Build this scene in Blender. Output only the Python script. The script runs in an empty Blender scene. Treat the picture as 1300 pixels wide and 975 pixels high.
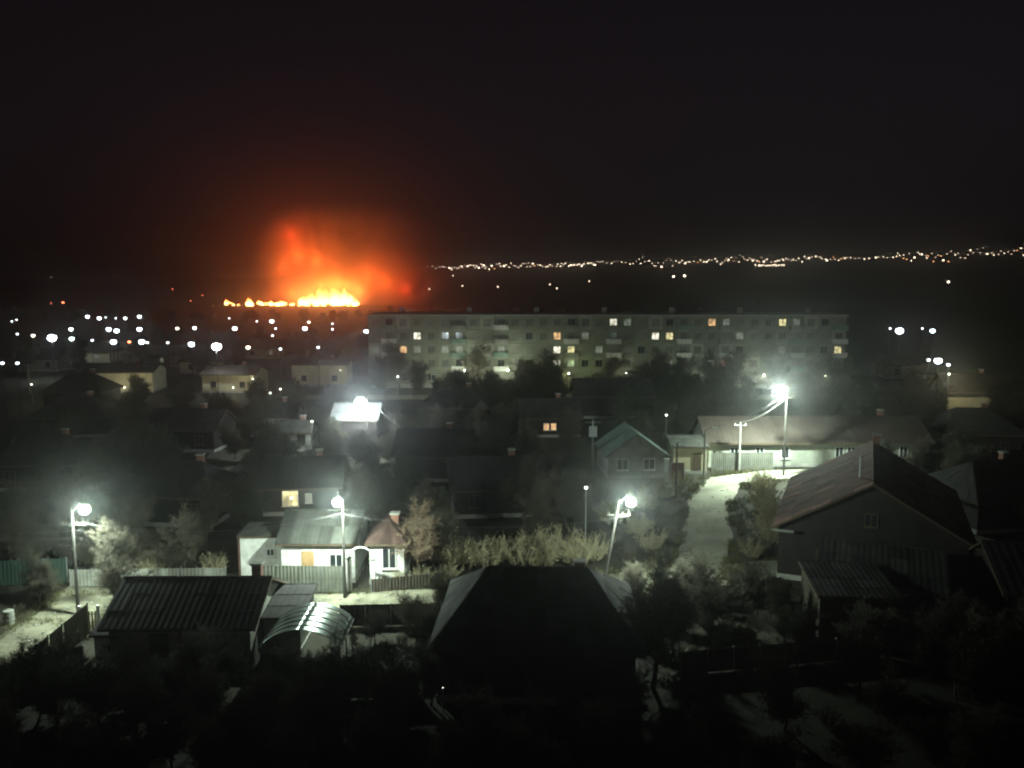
import bpy, bmesh, math, random
from mathutils import Vector, Matrix, noise as mnoise
R = math.radians
scn = bpy.context.scene
C = scn.collection

# ------------------------------------------------------------------ camera, sky, sun, exposure
CAM_H, FPX, W0, H0, YH = 22.5, 1100.0, 1300.0, 975.0, 348.0
PITCH = math.atan((H0 / 2 - YH) / FPX)
cam_d = bpy.data.cameras.new('camera'); cam = bpy.data.objects.new('camera', cam_d); C.objects.link(cam)
cam_d.sensor_fit = 'HORIZONTAL'; cam_d.sensor_width = 36.0; cam_d.lens = 36.0 * FPX / W0
cam_d.clip_start = 0.5; cam_d.clip_end = 9000
cam.location = (0, 0, CAM_H); cam.rotation_euler = (R(90) - PITCH, 0, 0)
scn.camera = cam

world = bpy.data.worlds.new('World'); scn.world = world; world.use_nodes = True
wn, wl = world.node_tree.nodes, world.node_tree.links
wn.clear()
sky = wn.new('ShaderNodeTexSky'); sky.sky_type = 'NISHITA'; sky.sun_disc = False
sky.sun_elevation = R(26); sky.sun_rotation = R(200); sky.dust_density = 3.0
hs = wn.new('ShaderNodeHueSaturation'); hs.inputs['Saturation'].default_value = 0.10
tint = wn.new('ShaderNodeMix'); tint.data_type = 'RGBA'; tint.blend_type = 'MULTIPLY'; tint.inputs[0].default_value = 1.0
tint.inputs[7].default_value = (1.0, 0.74, 0.92, 1)          # night sky over a lit town is a dull brown violet
bg = wn.new('ShaderNodeBackground'); bg.inputs['Strength'].default_value = 0.0014
wo = wn.new('ShaderNodeOutputWorld')
wl.new(sky.outputs[0], hs.inputs['Color']); wl.new(hs.outputs[0], tint.inputs[6])
wl.new(tint.outputs[2], bg.inputs['Color']); wl.new(bg.outputs[0], wo.inputs['Surface'])

sun_d = bpy.data.lights.new('faint_fill', 'SUN'); sun_d.energy = 0.003; sun_d.angle = R(12); sun_d.color = (0.85, 0.9, 1.0)  # weak sun lamp added as fill to lift the darks
sun = bpy.data.objects.new('faint_fill', sun_d); C.objects.link(sun)
sun.rotation_euler = (R(64), 0, R(-20)); sun.location = (0, 0, 60)

scn.view_settings.view_transform = 'Standard'; scn.view_settings.look = 'None'
scn.view_settings.exposure = 0.0; scn.view_settings.gamma = 1.0; scn.view_settings.use_curve_mapping = False
cy = scn.cycles
cy.use_denoising = True; cy.use_adaptive_sampling = False; cy.max_bounces = 5; cy.diffuse_bounces = 2; cy.glossy_bounces = 2
cy.transmission_bounces = 2; cy.transparent_max_bounces = 8; cy.volume_bounces = 1
cy.sample_clamp_indirect = 1.5; cy.filter_width = 2.2
cy.volume_step_rate = 1.0; cy.volume_max_steps = 128
scn.render.engine = 'CYCLES'

# ------------------------------------------------------------------ pixel helpers (photo pixels give directions, ground gives distance)
_F = Vector((0, math.cos(PITCH), -math.sin(PITCH))); _U = Vector((0, math.sin(PITCH), math.cos(PITCH)))
def ray(px, py): return Vector((px - W0 / 2, 0, 0)) + _F * FPX - _U * (py - H0 / 2)
def on_z(px, py, z=0.0):
    d = ray(px, py); t = (z - CAM_H) / d.z
    return Vector((0, 0, CAM_H)) + d * t
def on_y(px, py, Y):
    d = ray(px, py); return Vector((0, 0, CAM_H)) + d * (Y / d.y)

# ------------------------------------------------------------------ materials
MATS = {}
def mat(name, col, rough=0.85, var=0.25, scale=1.2, metal=0.0, bump=0.0, bscale=18.0, spec=0.3, stain=None):
    if name in MATS: return MATS[name]
    m = bpy.data.materials.new(name); m.use_nodes = True; MATS[name] = m
    n, l = m.node_tree.nodes, m.node_tree.links
    b = n['Principled BSDF']; b.inputs['Roughness'].default_value = rough; b.inputs['Metallic'].default_value = metal
    b.inputs['Specular IOR Level'].default_value = spec
    tc = n.new('ShaderNodeTexCoord')
    nz = n.new('ShaderNodeTexNoise'); nz.inputs['Scale'].default_value = scale; nz.inputs['Detail'].default_value = 6; nz.inputs['Roughness'].default_value = 0.65
    l.new(tc.outputs['Object'], nz.inputs['Vector'])
    rp = n.new('ShaderNodeValToRGB'); e = rp.color_ramp.elements
    e[0].position = 0.3; e[1].position = 0.72
    lo = [c * (1 - var) for c in col]; hi = [min(1, c * (1 + var)) for c in col]
    if stain: lo = list(stain)
    e[0].color = (*lo, 1); e[1].color = (*hi, 1)
    l.new(nz.outputs['Fac'], rp.inputs['Fac']); l.new(rp.outputs['Color'], b.inputs['Base Color'])
    if bump:
        n2 = n.new('ShaderNodeTexNoise'); n2.inputs['Scale'].default_value = bscale; n2.inputs['Detail'].default_value = 4
        l.new(tc.outputs['Object'], n2.inputs['Vector'])
        bp = n.new('ShaderNodeBump'); bp.inputs['Strength'].default_value = bump; bp.inputs['Distance'].default_value = 0.03
        l.new(n2.outputs['Fac'], bp.inputs['Height']); l.new(bp.outputs[0], b.inputs['Normal'])
    return m
def emit(name, col, strength, sampled=True):
    if name in MATS: return MATS[name]
    m = bpy.data.materials.new(name); m.use_nodes = True; MATS[name] = m
    b = m.node_tree.nodes['Principled BSDF']
    b.inputs['Base Color'].default_value = (0.3, 0.3, 0.3, 1)
    b.inputs['Emission Color'].default_value = (*col, 1); b.inputs['Emission Strength'].default_value = strength
    if not sampled: m.cycles.emission_sampling = 'NONE'
    return m

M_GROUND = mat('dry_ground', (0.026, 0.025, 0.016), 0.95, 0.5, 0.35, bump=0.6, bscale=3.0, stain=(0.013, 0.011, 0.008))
M_ROAD = mat('packed_road', (0.20, 0.195, 0.14), 0.92, 0.35, 0.55, bump=1.0, bscale=2.5, stain=(0.06, 0.057, 0.04))
M_WHITE = mat('white_render', (0.76, 0.77, 0.74), 0.85, 0.14, 1.5, stain=(0.5, 0.5, 0.46))
M_PALEW = mat('pale_render', (0.30, 0.32, 0.27), 0.9, 0.2, 1.0)
M_CREAM = mat('cream_render', (0.52, 0.48, 0.33), 0.9, 0.2, 0.8)
M_GREYW = mat('grey_render', (0.26, 0.27, 0.24), 0.9, 0.25, 1.0, stain=(0.15, 0.15, 0.13))
M_PANELW = mat('block_panel', (0.34, 0.36, 0.29), 0.9, 0.3, 0.07, stain=(0.11, 0.115, 0.09))  # broad stain contrast also stands in for patchy lamp light on the facade
M_BRICK = mat('brick_dark', (0.22, 0.11, 0.08), 0.9, 0.3, 2.5)
M_DARKW = mat('dark_timber_wall', (0.024, 0.021, 0.019), 0.9, 0.3, 1.5)
M_SLATE = mat('slate_dark', (0.035, 0.034, 0.036), 0.92, 0.4, 0.9, stain=(0.02, 0.02, 0.02))
M_SLATE2 = mat('slate_grey', (0.075, 0.08, 0.071), 0.9, 0.3, 0.9, stain=(0.04, 0.042, 0.037))
M_RED = mat('roof_red', (0.15, 0.075, 0.058), 0.9, 0.35, 0.8, stain=(0.06, 0.038, 0.03))
M_SLATE3 = mat('grey_sheet', (0.20, 0.21, 0.205), 0.85, 0.3, 0.9)
M_MAROON = mat('roof_maroon', (0.055, 0.03, 0.025), 0.9, 0.35, 1.0, stain=(0.03, 0.018, 0.015))
M_BROWN = mat('roof_brown', (0.048, 0.038, 0.031), 0.85, 0.3, 0.6)
M_TEAL = mat('roof_teal', (0.16, 0.24, 0.20), 0.7, 0.3, 0.7)
M_ZINC = mat('zinc_sheet', (0.30, 0.36, 0.34), 0.34, 0.25, 1.2, metal=0.85, spec=0.5)
M_PALEMETAL = mat('pale_metal', (0.45, 0.48, 0.48), 0.5, 0.1, 0.6, spec=0.5)
M_WOOD = mat('wood_dark', (0.10, 0.075, 0.05), 0.9, 0.3, 4.0)
M_DOOR = mat('door_tan', (0.42, 0.27, 0.13), 0.7, 0.2, 4.0)
M_FRAME = mat('window_white', (0.72, 0.72, 0.70), 0.6, 0.06, 3.0)
M_GLASS = mat('glass_dark', (0.02, 0.025, 0.03), 0.12, 0.2, 1.0, spec=0.6)
M_FENCE = mat('fence_grey_green', (0.135, 0.14, 0.12), 0.8, 0.25, 1.5, stain=(0.08, 0.085, 0.07))
M_FENCED = mat('fence_dark', (0.07, 0.062, 0.05), 0.9, 0.35, 1.5)
M_GREEN = mat('gate_green', (0.02, 0.05, 0.038), 0.7, 0.2, 1.5)
M_CONC = mat('concrete', (0.36, 0.36, 0.33), 0.9, 0.2, 2.0)
M_STEEL = mat('grey_steel', (0.33, 0.34, 0.34), 0.5, 0.15, 3.0, metal=0.4)
M_DSTEEL = mat('dark_steel', (0.05, 0.05, 0.05), 0.6, 0.2, 3.0)
M_POLE = mat('weathered_pole', (0.05, 0.048, 0.043), 0.85, 0.3, 3.0)
M_CABLE = mat('cable_sheath', (0.10, 0.10, 0.10), 0.5, 0.1, 3.0)
M_BARK = mat('bark', (0.07, 0.062, 0.05), 0.95, 0.3, 5.0)
M_TWIG = mat('twig', (0.075, 0.068, 0.05), 0.95, 0.3, 1.0)
M_TWIGO = mat('twig_olive', (0.33, 0.30, 0.19), 0.95, 0.3, 0.8)
M_TWIGR = mat('twig_red', (0.22, 0.16, 0.11), 0.95, 0.3, 1.0)
M_LEAF = mat('dull_leaf', (0.045, 0.046, 0.03), 0.85, 0.4, 0.7)
M_HILL = M_GROUND
LAMP_COL = (0.82, 1.0, 0.84)
E_LENS = emit('lamp_lens', LAMP_COL, 9, False)
def clear_lens(name, col, strength):
    m = bpy.data.materials.new(name); m.use_nodes = True; MATS[name] = m; n, l = m.node_tree.nodes, m.node_tree.links; n.clear()
    ou, ad, tr, em = (n.new('ShaderNode' + k) for k in ('OutputMaterial', 'AddShader', 'BsdfTransparent', 'Emission'))
    em.inputs[0].default_value = (*col, 1); em.inputs[1].default_value = strength
    l.new(tr.outputs[0], ad.inputs[0]); l.new(em.outputs[0], ad.inputs[1]); l.new(ad.outputs[0], ou.inputs[0]); m.cycles.emission_sampling = 'NONE'
    return m
E_LENS = clear_lens('lamp_lens_clear', LAMP_COL, 7)
E_GLOBE = clear_lens('globe_lens_clear', (0.9, 1.0, 0.8), 4)
E_FAR_W = emit('far_lamp_white', (0.82, 0.93, 1.0), 9, False)
E_FAR_G = emit('far_lamp_greenish', (0.80, 1.0, 0.85), 7, False)
E_FAR_Y = emit('far_lamp_warm', (1.0, 0.90, 0.68), 6, False)
E_FAR_B = emit('far_lamp_strong', (0.84, 0.93, 1.0), 14, False)
E_FAR_S = emit('far_lamp_weak', (0.86, 0.93, 1.0), 5, False)
E_HILL = emit('hill_lamp', (1.0, 0.80, 0.58), 10, False)
E_HILL_D = emit('hill_lamp_dim', (1.0, 0.74, 0.54), 4.5, False)
E_HILL_O = emit('hill_lamp_orange', (1.0, 0.42, 0.15), 7, False)
E_RED = emit('red_lamp', (1.0, 0.2, 0.08), 9, False)
def win_glow(name, col, strength):
    m = emit(name, col, strength); n, l = m.node_tree.nodes, m.node_tree.links; b = n['Principled BSDF']
    tc = n.new('ShaderNodeTexCoord'); oi = n.new('ShaderNodeObjectInfo'); ad = n.new('ShaderNodeVectorMath'); sc_ = n.new('ShaderNodeVectorMath'); sc_.operation = 'SCALE'; sc_.inputs[3].default_value = 40
    l.new(oi.outputs['Random'], sc_.inputs[0]); l.new(tc.outputs['Object'], ad.inputs[0]); l.new(sc_.outputs[0], ad.inputs[1])
    nz = n.new('ShaderNodeTexNoise'); nz.inputs['Scale'].default_value = 1.5; nz.inputs['Detail'].default_value = 2; l.new(ad.outputs[0], nz.inputs['Vector'])
    mr = n.new('ShaderNodeMapRange'); mr.inputs[1].default_value = 0.32; mr.inputs[2].default_value = 0.66; mr.inputs[3].default_value = strength * 0.25; mr.inputs[4].default_value = strength * 1.35
    l.new(nz.outputs['Fac'], mr.inputs[0]); l.new(mr.outputs[0], b.inputs['Emission Strength']); return m
E_WINW = win_glow('window_cool', (1.0, 0.96, 0.74), 1.2)
E_WINY = win_glow('window_yellow', (1.0, 0.88, 0.42), 0.95)
E_WINO = win_glow('window_warm', (1.0, 0.56, 0.24), 1.15)
E_WINR = win_glow('window_red', (1.0, 0.42, 0.33), 0.8)
E_WIND = win_glow('window_dim', (0.75, 0.85, 0.65), 0.16)
E_WING = win_glow('window_green', (0.75, 1.0, 0.5), 0.5)

# ------------------------------------------------------------------ mesh helpers
class MB:
    def __init__(s): s.v = []; s.f = []
    def add(s, vs, fs):
        o = len(s.v); s.v += [tuple(p) for p in vs]; s.f += [tuple(i + o for i in q) for q in fs]; return s
    def box(s, x0, x1, y0, y1, z0, z1):
        return s.add([(x0,y0,z0),(x1,y0,z0),(x1,y1,z0),(x0,y1,z0),(x0,y0,z1),(x1,y0,z1),(x1,y1,z1),(x0,y1,z1)],
                     [(0,3,2,1),(4,5,6,7),(0,1,5,4),(1,2,6,5),(2,3,7,6),(3,0,4,7)])
    def hexa(s, a, b):      # two quads (lists of 4 points) joined into a slab
        return s.add(list(a) + list(b), [(0,1,2,3),(7,6,5,4),(0,4,5,1),(1,5,6,2),(2,6,7,3),(3,7,4,0)])
    def tube(s, p, q, r0, r1=None, n=6, cap=True):
        p = Vector(p); q = Vector(q); r1 = r0 if r1 is None else r1
        d = (q - p)
        if d.length < 1e-6: return s
        d.normalize(); a = d.orthogonal().normalized(); b = d.cross(a)
        o = len(s.v)
        for c, r in ((p, r0), (q, r1)):
            for k in range(n):
                t = 2 * math.pi * k / n; s.v.append(tuple(c + a * (math.cos(t) * r) + b * (math.sin(t) * r)))
        for k in range(n):
            k2 = (k + 1) % n; s.f.append((o + k, o + k2, o + n + k2, o + n + k))
        if cap: s.f.append(tuple(o + k for k in reversed(range(n)))); s.f.append(tuple(o + n + k for k in range(n)))
        return s
    def ball(s, c, rx, ry, rz, nu=10, nv=6):
        o = len(s.v)
        for j in range(nv + 1):
            ph = math.pi * j / nv
            for i in range(nu):
                t = 2 * math.pi * i / nu
                s.v.append((c[0] + rx*math.sin(ph)*math.cos(t), c[1] + ry*math.sin(ph)*math.sin(t), c[2] + rz*math.cos(ph)))
        for j in range(nv):
            for i in range(nu):
                i2 = (i + 1) % nu; s.f.append((o+j*nu+i, o+(j+1)*nu+i, o+(j+1)*nu+i2, o+j*nu+i2))
        return s
    def mesh(s, name, m, smooth=False):
        me = bpy.data.meshes.new(name); me.from_pydata(s.v, [], s.f); me.update()
        for x in (m if isinstance(m, (list, tuple)) else [m]): me.materials.append(x)
        if smooth: me.polygons.foreach_set('use_smooth', [True] * len(me.polygons))
        return me
    def obj(s, name, m, parent=None, smooth=False, **kw):
        return link(name, s.mesh(name, m, smooth), parent, **kw)
def link(name, data, parent=None, loc=None, rz=None, label=None, cat=None, group=None, kind=None):
    o = bpy.data.objects.new(name, data); C.objects.link(o)
    if parent: o.parent = parent
    if loc is not None: o.location = loc
    if rz is not None: o.rotation_euler = (0, 0, rz)
    return tag(o, label, cat, group, kind)
def tag(o, label=None, cat=None, group=None, kind=None):
    if label: o['label'] = label
    if cat: o['category'] = cat
    if group: o['group'] = group
    if kind: o['kind'] = kind
    return o
def thing(name, loc, rz=0, label=None, cat=None, group=None): return link(name, None, None, loc, rz, label, cat, group)
def copy_tree(o, parent=None):
    c = o.copy(); C.objects.link(c); c.parent = parent
    for ch in o.children: copy_tree(ch, c)
    return c
def point_light(parent, loc, power, col=LAMP_COL, radius=0.12):
    d = bpy.data.lights.new('light', 'POINT'); d.energy = power; d.color = col; d.shadow_soft_size = radius
    o = bpy.data.objects.new('light', d); C.objects.link(o); o.location = loc
    if parent: o.parent = parent
    return o

def down_light(parent, loc, power, col, tilt=0.0, size=152):
    d = bpy.data.lights.new('downlight', 'SPOT'); d.energy = power; d.color = col; d.spot_size = R(size); d.spot_blend = 1.0; d.shadow_soft_size = 0.12
    o = bpy.data.objects.new('downlight', d); C.objects.link(o); o.location = loc; o.rotation_euler = (R(tilt), 0, 0); o.parent = parent
    return o

# ------------------------------------------------------------------ terrain
def sm(a, b, x):
    t = max(0.0, min(1.0, (x - a) / (b - a))); return t * t * (3 - 2 * t)
def ter(x, y):
    if y < 640: return 0.0
    side = 10 + 22 * sm(-700, 100, x) + 26 * sm(0, 1000, x)
    return sm(640, 1500, y) * side + 26 * sm(1500, 2600, y) * (0.3 + 0.7 * sm(-900, 600, x)) + sm(700, 1200, y) * 3 * mnoise.noise(Vector((x * 0.004, y * 0.004, 0)))
xs = [-3600, -2800, -2200, -1700] + [-1400 + 70 * i for i in range(41)] + [1700, 2200, 2800, 3600]
ys = [-150, 0, 40, 80, 120, 200, 300, 450, 600] + [640 + 60 * i for i in range(34)] + [2900, 3400]
mb = MB(); mb.v = [(x, y, ter(x, y)) for y in ys for x in xs]; nx = len(xs)
mb.f = [(j*nx+i, j*nx+i+1, (j+1)*nx+i+1, (j+1)*nx+i) for j in range(len(ys)-1) for i in range(nx-1)]
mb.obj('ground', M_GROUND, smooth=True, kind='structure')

def road(name, pts, width, z=0.006, seed=1, m_=None):
    rnd = random.Random(seed); m = MB(); P = [Vector((*p, 0)) for p in pts]; fine = []
    for a, b in zip(P, P[1:]):
        n = max(2, int((b - a).length / 1.5))
        fine += [a.lerp(b, k / n) for k in range(n)]
    fine.append(P[-1])
    for i, p in enumerate(fine):
        d = (fine[min(i+1, len(fine)-1)] - fine[max(i-1, 0)]).normalized(); s = Vector((-d.y, d.x, 0))
        wl_ = width/2 + .45 * mnoise.noise(Vector((p.x*.25, p.y*.25, seed))); wr_ = width/2 + .45 * mnoise.noise(Vector((p.x*.25, p.y*.25, seed + 9)))
        m.v += [tuple(p + s*wl_ + Vector((0,0,z))), tuple(p - s*wr_ + Vector((0,0,z)))]
    m.f = [(2*i, 2*i+1, 2*i+3, 2*i+2) for i in range(len(fine)-1)]
    return m.obj(name, m_ or M_ROAD, kind='structure')
road('cross_street', [(-31, 56.5), (-29, 56.6), (-10, 57.0), (6, 60.5), (20, 64), (60, 70)], 4.4, 0.006, 2)
road('side_lane', [(-31, 30), (-30, 45), (-29.3, 57), (-33, 75), (-36, 110)], 4.6, 0.010, 3)
road('back_lane', [(13.0, 61.5), (16.2, 70), (19.5, 84), (23.5, 93), (30, 96.2), (50, 97)], 4.0, 0.014, 4, mat('pale_gravel_road', (0.33, 0.33, 0.26), 0.92, 0.2, 0.3, bump=0.4, bscale=2.0, stain=(0.19, 0.19, 0.145)))
road('yard_road', [(-48, 158), (80, 158)], 6.0, 0.006, 5)

# ------------------------------------------------------------------ roofs and houses
TONES = {}
def tones(m):
    if m.name not in TONES:
        v = [m]
        for k, f in ((1, 0.6), (2, 1.5)):
            c = m.copy(); c.name = m.name + ('_worn' if k == 1 else '_newer')
            for e in [q for q in c.node_tree.nodes if q.type == 'VALTORGB'][0].color_ramp.elements: e.color = (*[min(1, x * f) for x in e.color[:3]], 1)
            v.append(c)
        TONES[m.name] = [v[0]] * 4 + [v[1]] * 2 + [v[2]]
    return TONES[m.name]
def slope(parent, m, A, B, Cc, D, pw=1.1, pl=1.5, single=True, lift=0.03, waves=3, name='sheet', seed=0):
    """covering of a roof slope: A-B eave edge, D-C upper edge; each sheet a small corrugated slab lying over the one below"""
    rnd = random.Random(seed); A, B, Cc, D = map(Vector, (A, B, Cc, D))
    nrm = (B - A).cross((D - A) if (D - A).length > 1e-4 else (Cc - A)).normalized()
    if nrm.z < 0: nrm = -nrm
    L = ((A + B) / 2 - (Cc + D) / 2).length; rows = max(1, round(L / pl)); allm = MB()
    for j in range(rows):
        t0, t1 = j / rows, min(1, (j + 1.06) / rows)
        l0, r0, l1, r1 = A.lerp(D, t0), B.lerp(Cc, t0), A.lerp(D, t1), B.lerp(Cc, t1)
        cols = max(1, round((r0 - l0).length / pw))
        for i in range(cols):
            m_ = MB() if single else allm; o = len(m_.v); K = 2 * waves; jit = rnd.uniform(-0.012, 0.028)
            for layer in (0, 1):
                for k in range(K + 1):
                    s_ = (i + k / K) / cols
                    h = (0.018 if k % 2 else 0.0) + jit
                    for P, lf in ((l0.lerp(r0, s_), lift), (l1.lerp(r1, s_), 0.006)):
                        m_.v.append(tuple(P + nrm * (h + lf + (0.022 if layer else 0.0))))
            n1 = 2 * (K + 1)
            for k in range(K):
                a = o + 2 * k
                m_.f.append((a + n1, a + n1 + 2, a + n1 + 3, a + n1 + 1)); m_.f.append((a, a + 1, a + 3, a + 2))
                m_.f.append((a, a + 2, a + n1 + 2, a + n1)); m_.f.append((a + 1, a + n1 + 1, a + n1 + 3, a + 3))
            e = o + 2 * K
            m_.f.append((o, o + n1, o + n1 + 1, o + 1)); m_.f.append((e, e + 1, e + n1 + 1, e + n1))
            if single: m_.obj(name, rnd.choice(tones(m)), parent)
    if not single: allm.obj('roof_covering', m, parent, kind='stuff')

def add_window(parent, x, z, w, h, face, pane=M_GLASS, frame=M_FRAME, mull=1, name='window'):
    """window on a wall: face = (axis, coordinate, sign); x along the wall, z sill height"""
    ax, c, sg = face; f = MB(); p = MB(); t = 0.07
    def bx(m, a0, a1, b0, b1, d0, d1):
        lo, hi = sorted((c + sg * d0, c + sg * d1))
        if ax == 'y': m.box(a0, a1, lo, hi, b0, b1)
        else: m.box(lo, hi, a0, a1, b0, b1)
    bx(f, x - w/2, x - w/2 + t, z, z + h, -0.02, 0.07); bx(f, x + w/2 - t, x + w/2, z, z + h, -0.02, 0.07)
    bx(f, x - w/2 + t, x + w/2 - t, z + h - t, z + h, -0.02, 0.07); bx(f, x - w/2 + t, x + w/2 - t, z, z + t, -0.02, 0.07)
    for k in range(mull):
        xm = x - w/2 + w * (k + 1) / (mull + 1); bx(f, xm - 0.03, xm + 0.03, z + t, z + h - t, -0.02, 0.055)
    o = f.obj(name, frame, parent)
    bx(p, x - w/2 + t, x + w/2 - t, z + t, z + h - t, 0.004, 0.02); p.obj('pane', pane, o)
    s = MB(); bx(s, x - w/2 - 0.08, x + w/2 + 0.08, z - 0.05, z - 0.003, -0.02, 0.14); s.obj('sill', frame, o)
    return o

def house(name, label, loc, rz, w, d, h, rise, roof='gable', wall=M_GREYW, cover=M_SLATE, near=False, over=0.45,
          windows=(), door=None, chimney=None, cat='house', ridge_frac=0.45, gable_mat=None, plinth=True, axis='x', group=None, pw=1.1, pl=1.5):
    t = thing(name, loc, rz, label, cat, group)
    MB().box(-w/2, w/2, -d/2, d/2, 0.0, h).obj('wall', wall, t)
    if plinth: MB().box(-w/2-0.06, w/2+0.06, -d/2-0.06, d/2+0.06, -0.05, 0.38).obj('plinth', M_CONC, t)
    ex, ey = w/2 + over, d/2 + over
    if axis == 'y': pass
    ze = h - over * rise / (d/2 if axis == 'x' else w/2) + 0.02; zr = h + rise
    deck = MB(); th = Vector((0, 0, 0.12))
    def slab(q): deck.hexa([Vector(p) for p in q], [Vector(p) + th for p in q])
    sl = []
    if roof == 'gable' and axis == 'x':
        sl = [((-ex,-ey,ze),(ex,-ey,ze),(ex,0,zr),(-ex,0,zr)), ((ex,ey,ze),(-ex,ey,ze),(-ex,0,zr),(ex,0,zr))]
        for s in (-1, 1):
            gm = MB().add([(s*w/2,-d/2,h),(s*w/2,d/2,h),(s*w/2,0,zr-0.03),(s*(w/2-0.2),-d/2,h),(s*(w/2-0.2),d/2,h),(s*(w/2-0.2),0,zr-0.03)],
                   [(0,1,2),(3,5,4),(0,2,5,3),(1,4,5,2),(0,3,4,1)])
            gm.obj('gable', gable_mat or wall, t)
        rl = [(-ex, 0, zr + 0.14), (ex, 0, zr + 0.14)]
    elif roof == 'gable':
        sl = [((-ex,ey,ze),(-ex,-ey,ze),(0,-ey,zr),(0,ey,zr)), ((ex,-ey,ze),(ex,ey,ze),(0,ey,zr),(0,-ey,zr))]
        for s in (-1, 1):
            gm = MB().add([(-w/2,s*d/2,h),(w/2,s*d/2,h),(0,s*d/2,zr-0.03),(-w/2,s*(d/2-0.2),h),(w/2,s*(d/2-0.2),h),(0,s*(d/2-0.2),zr-0.03)],
                   [(0,1,2),(3,5,4),(0,2,5,3),(1,4,5,2),(0,3,4,1)])
            gm.obj('gable', gable_mat or wall, t)
        rl = [(0, -ey, zr + 0.14), (0, ey, zr + 0.14)]
    elif roof == 'hip':
        if w >= d: r0, r1 = Vector((-w*ridge_frac/2,0,zr)), Vector((w*ridge_frac/2,0,zr))
        else: r0, r1 = Vector((0,-d*ridge_frac/2,zr)), Vector((0,d*ridge_frac/2,zr))
        a, b, c, e = Vector((-ex,-ey,ze)), Vector((ex,-ey,ze)), Vector((ex,ey,ze)), Vector((-ex,ey,ze))
        if w >= d: sl = [(a,b,r1,r0),(c,e,r0,r1),(b,c,r1,r1),(e,a,r0,r0)]
        else: sl = [(e,a,r0,r1),(b,c,r1,r0),(a,b,r0,r0),(c,e,r1,r1)]
        rl = [tuple(r0 + Vector((0,0,0.14))), tuple(r1 + Vector((0,0,0.14)))]
    elif roof == 'shed':
        sl = [((-ex,-ey,ze),(ex,-ey,ze),(ex,ey,zr),(-ex,ey,zr))]
        rl = [(-ex, ey, zr + 0.13), (ex, ey, zr + 0.13)]
    for q in sl: slab(q)
    rf = deck.obj('roof', M_WOOD, t)
    for k, q in enumerate(sl):
        slope(rf, cover, *[Vector(p) + th + Vector((0,0,0.004)) for p in q], single=near, seed=sum(map(ord, label)) % 97 + k, pw=pw, pl=pl, waves=3 if near else 2)
    MB().tube(rl[0], rl[1], 0.09, n=8).obj('ridge_cap', cover, rf)
    if chimney:
        cx, cy_, ch = chimney; k = MB().box(cx-0.28, cx+0.28, cy_-0.28, cy_+0.28, h, zr + ch).obj('chimney', M_BRICK, rf)
        MB().box(cx-0.36, cx+0.36, cy_-0.36, cy_+0.36, zr + ch + 0.003, zr + ch + 0.12).obj('chimney_cap', M_CONC, rf)
    for wd in windows: add_window(t, *wd)
    if door:
        dx, face, dm = door; ax, c, sg = face; m = MB(); lo, hi = sorted((c + sg*0.004, c + sg*0.06))
        (m.box(dx-0.45, dx+0.45, lo, hi, 0.39, 2.4) if ax == 'y' else m.box(lo, hi, dx-0.45, dx+0.45, 0.39, 2.4))
        dr = m.obj('door', dm, t)
        hm = MB(); pp = (dx+0.34, c+sg*0.09, 1.35) if ax == 'y' else (c+sg*0.09, dx+0.34, 1.35); hm.ball(pp, 0.04, 0.04, 0.04, 8, 4).obj('handle', M_STEEL, dr)
    return t

# ------------------------------------------------------------------ lamps, poles, cables
def street_lamp(label, x, y, hh, power, lean=(0, 0), arm=(0.0, -0.9), col=LAMP_COL, pole_mat=M_POLE, lens=E_LENS, wood=False, big=1.0, halo=0.46, size=150):
    """head stands at (x, y, hh); the pole foot lies lean metres away"""
    t = thing('street_lamp', (x + lean[0] - arm[0], y + lean[1] - arm[1], 0), 0, label, 'street lamp')
    top = Vector((-lean[0], -lean[1], hh - 0.25)); 
    MB().tube((0, 0, -0.3), top, 0.13, 0.075, 10).obj('pole', pole_mat, t)
    e = top + Vector((arm[0], arm[1], 0.35)); MB().tube(top - (top * 0.03), e, 0.035, 0.03, 6).obj('arm', M_STEEL, t)
    if wood:
        ca = MB().tube(top + Vector((-0.8, 0.1, -1.15)), top + Vector((0.8, 0.1, -1.15)), 0.05, n=6).obj('crossarm', M_POLE, t)
        for q in (-0.7, -0.25, 0.25, 0.7): MB().tube(top + Vector((q, 0.1, -1.1)), top + Vector((q, 0.1, -0.9)), 0.05, 0.03, 8).obj('insulator', M_BROWN, ca)
    d = Vector((arm[0], arm[1], 0)).normalized(); sd = Vector((-d.y, d.x, 0))
    hd = MB(); a = e - d*0.1; b = e + d*0.55*big; wd = 0.15*big
    hd.hexa([a - sd*wd*0.6, a + sd*wd*0.6, b + sd*wd, b - sd*wd], [a - sd*wd*0.5 + Vector((0,0,0.1)), a + sd*wd*0.5 + Vector((0,0,0.1)), b + sd*wd*0.8 + Vector((0,0,0.08)), b - sd*wd*0.8 + Vector((0,0,0.08))])
    hd.obj('head', M_STEEL, t)
    c = (a + b) / 2 + d * 0.06 - Vector((0, 0, 0.34 * big)); MB().ball(c, 0.34*big, 0.34*big, 0.32*big, 16, 10).obj('lens', lens, t, smooth=True)
    down_light(t, c, power * 1.15, col, 0, size); point_light(t, c, power * halo, col, 0.12)
    return t
def cable(label, p, q, sag=0.8, r=0.011, n=14):
    p, q = Vector(p), Vector(q); m = MB(); prev = p
    for k in range(1, n + 1):
        u = k / n; c = p.lerp(q, u) - Vector((0, 0, sag * 4 * u * (1 - u))); m.tube(prev, c, r, n=5, cap=(k in (1, n))); prev = c
    return m.obj('power_cable', M_CABLE, label=label, cat='cable', group='overhead cables')

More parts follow.
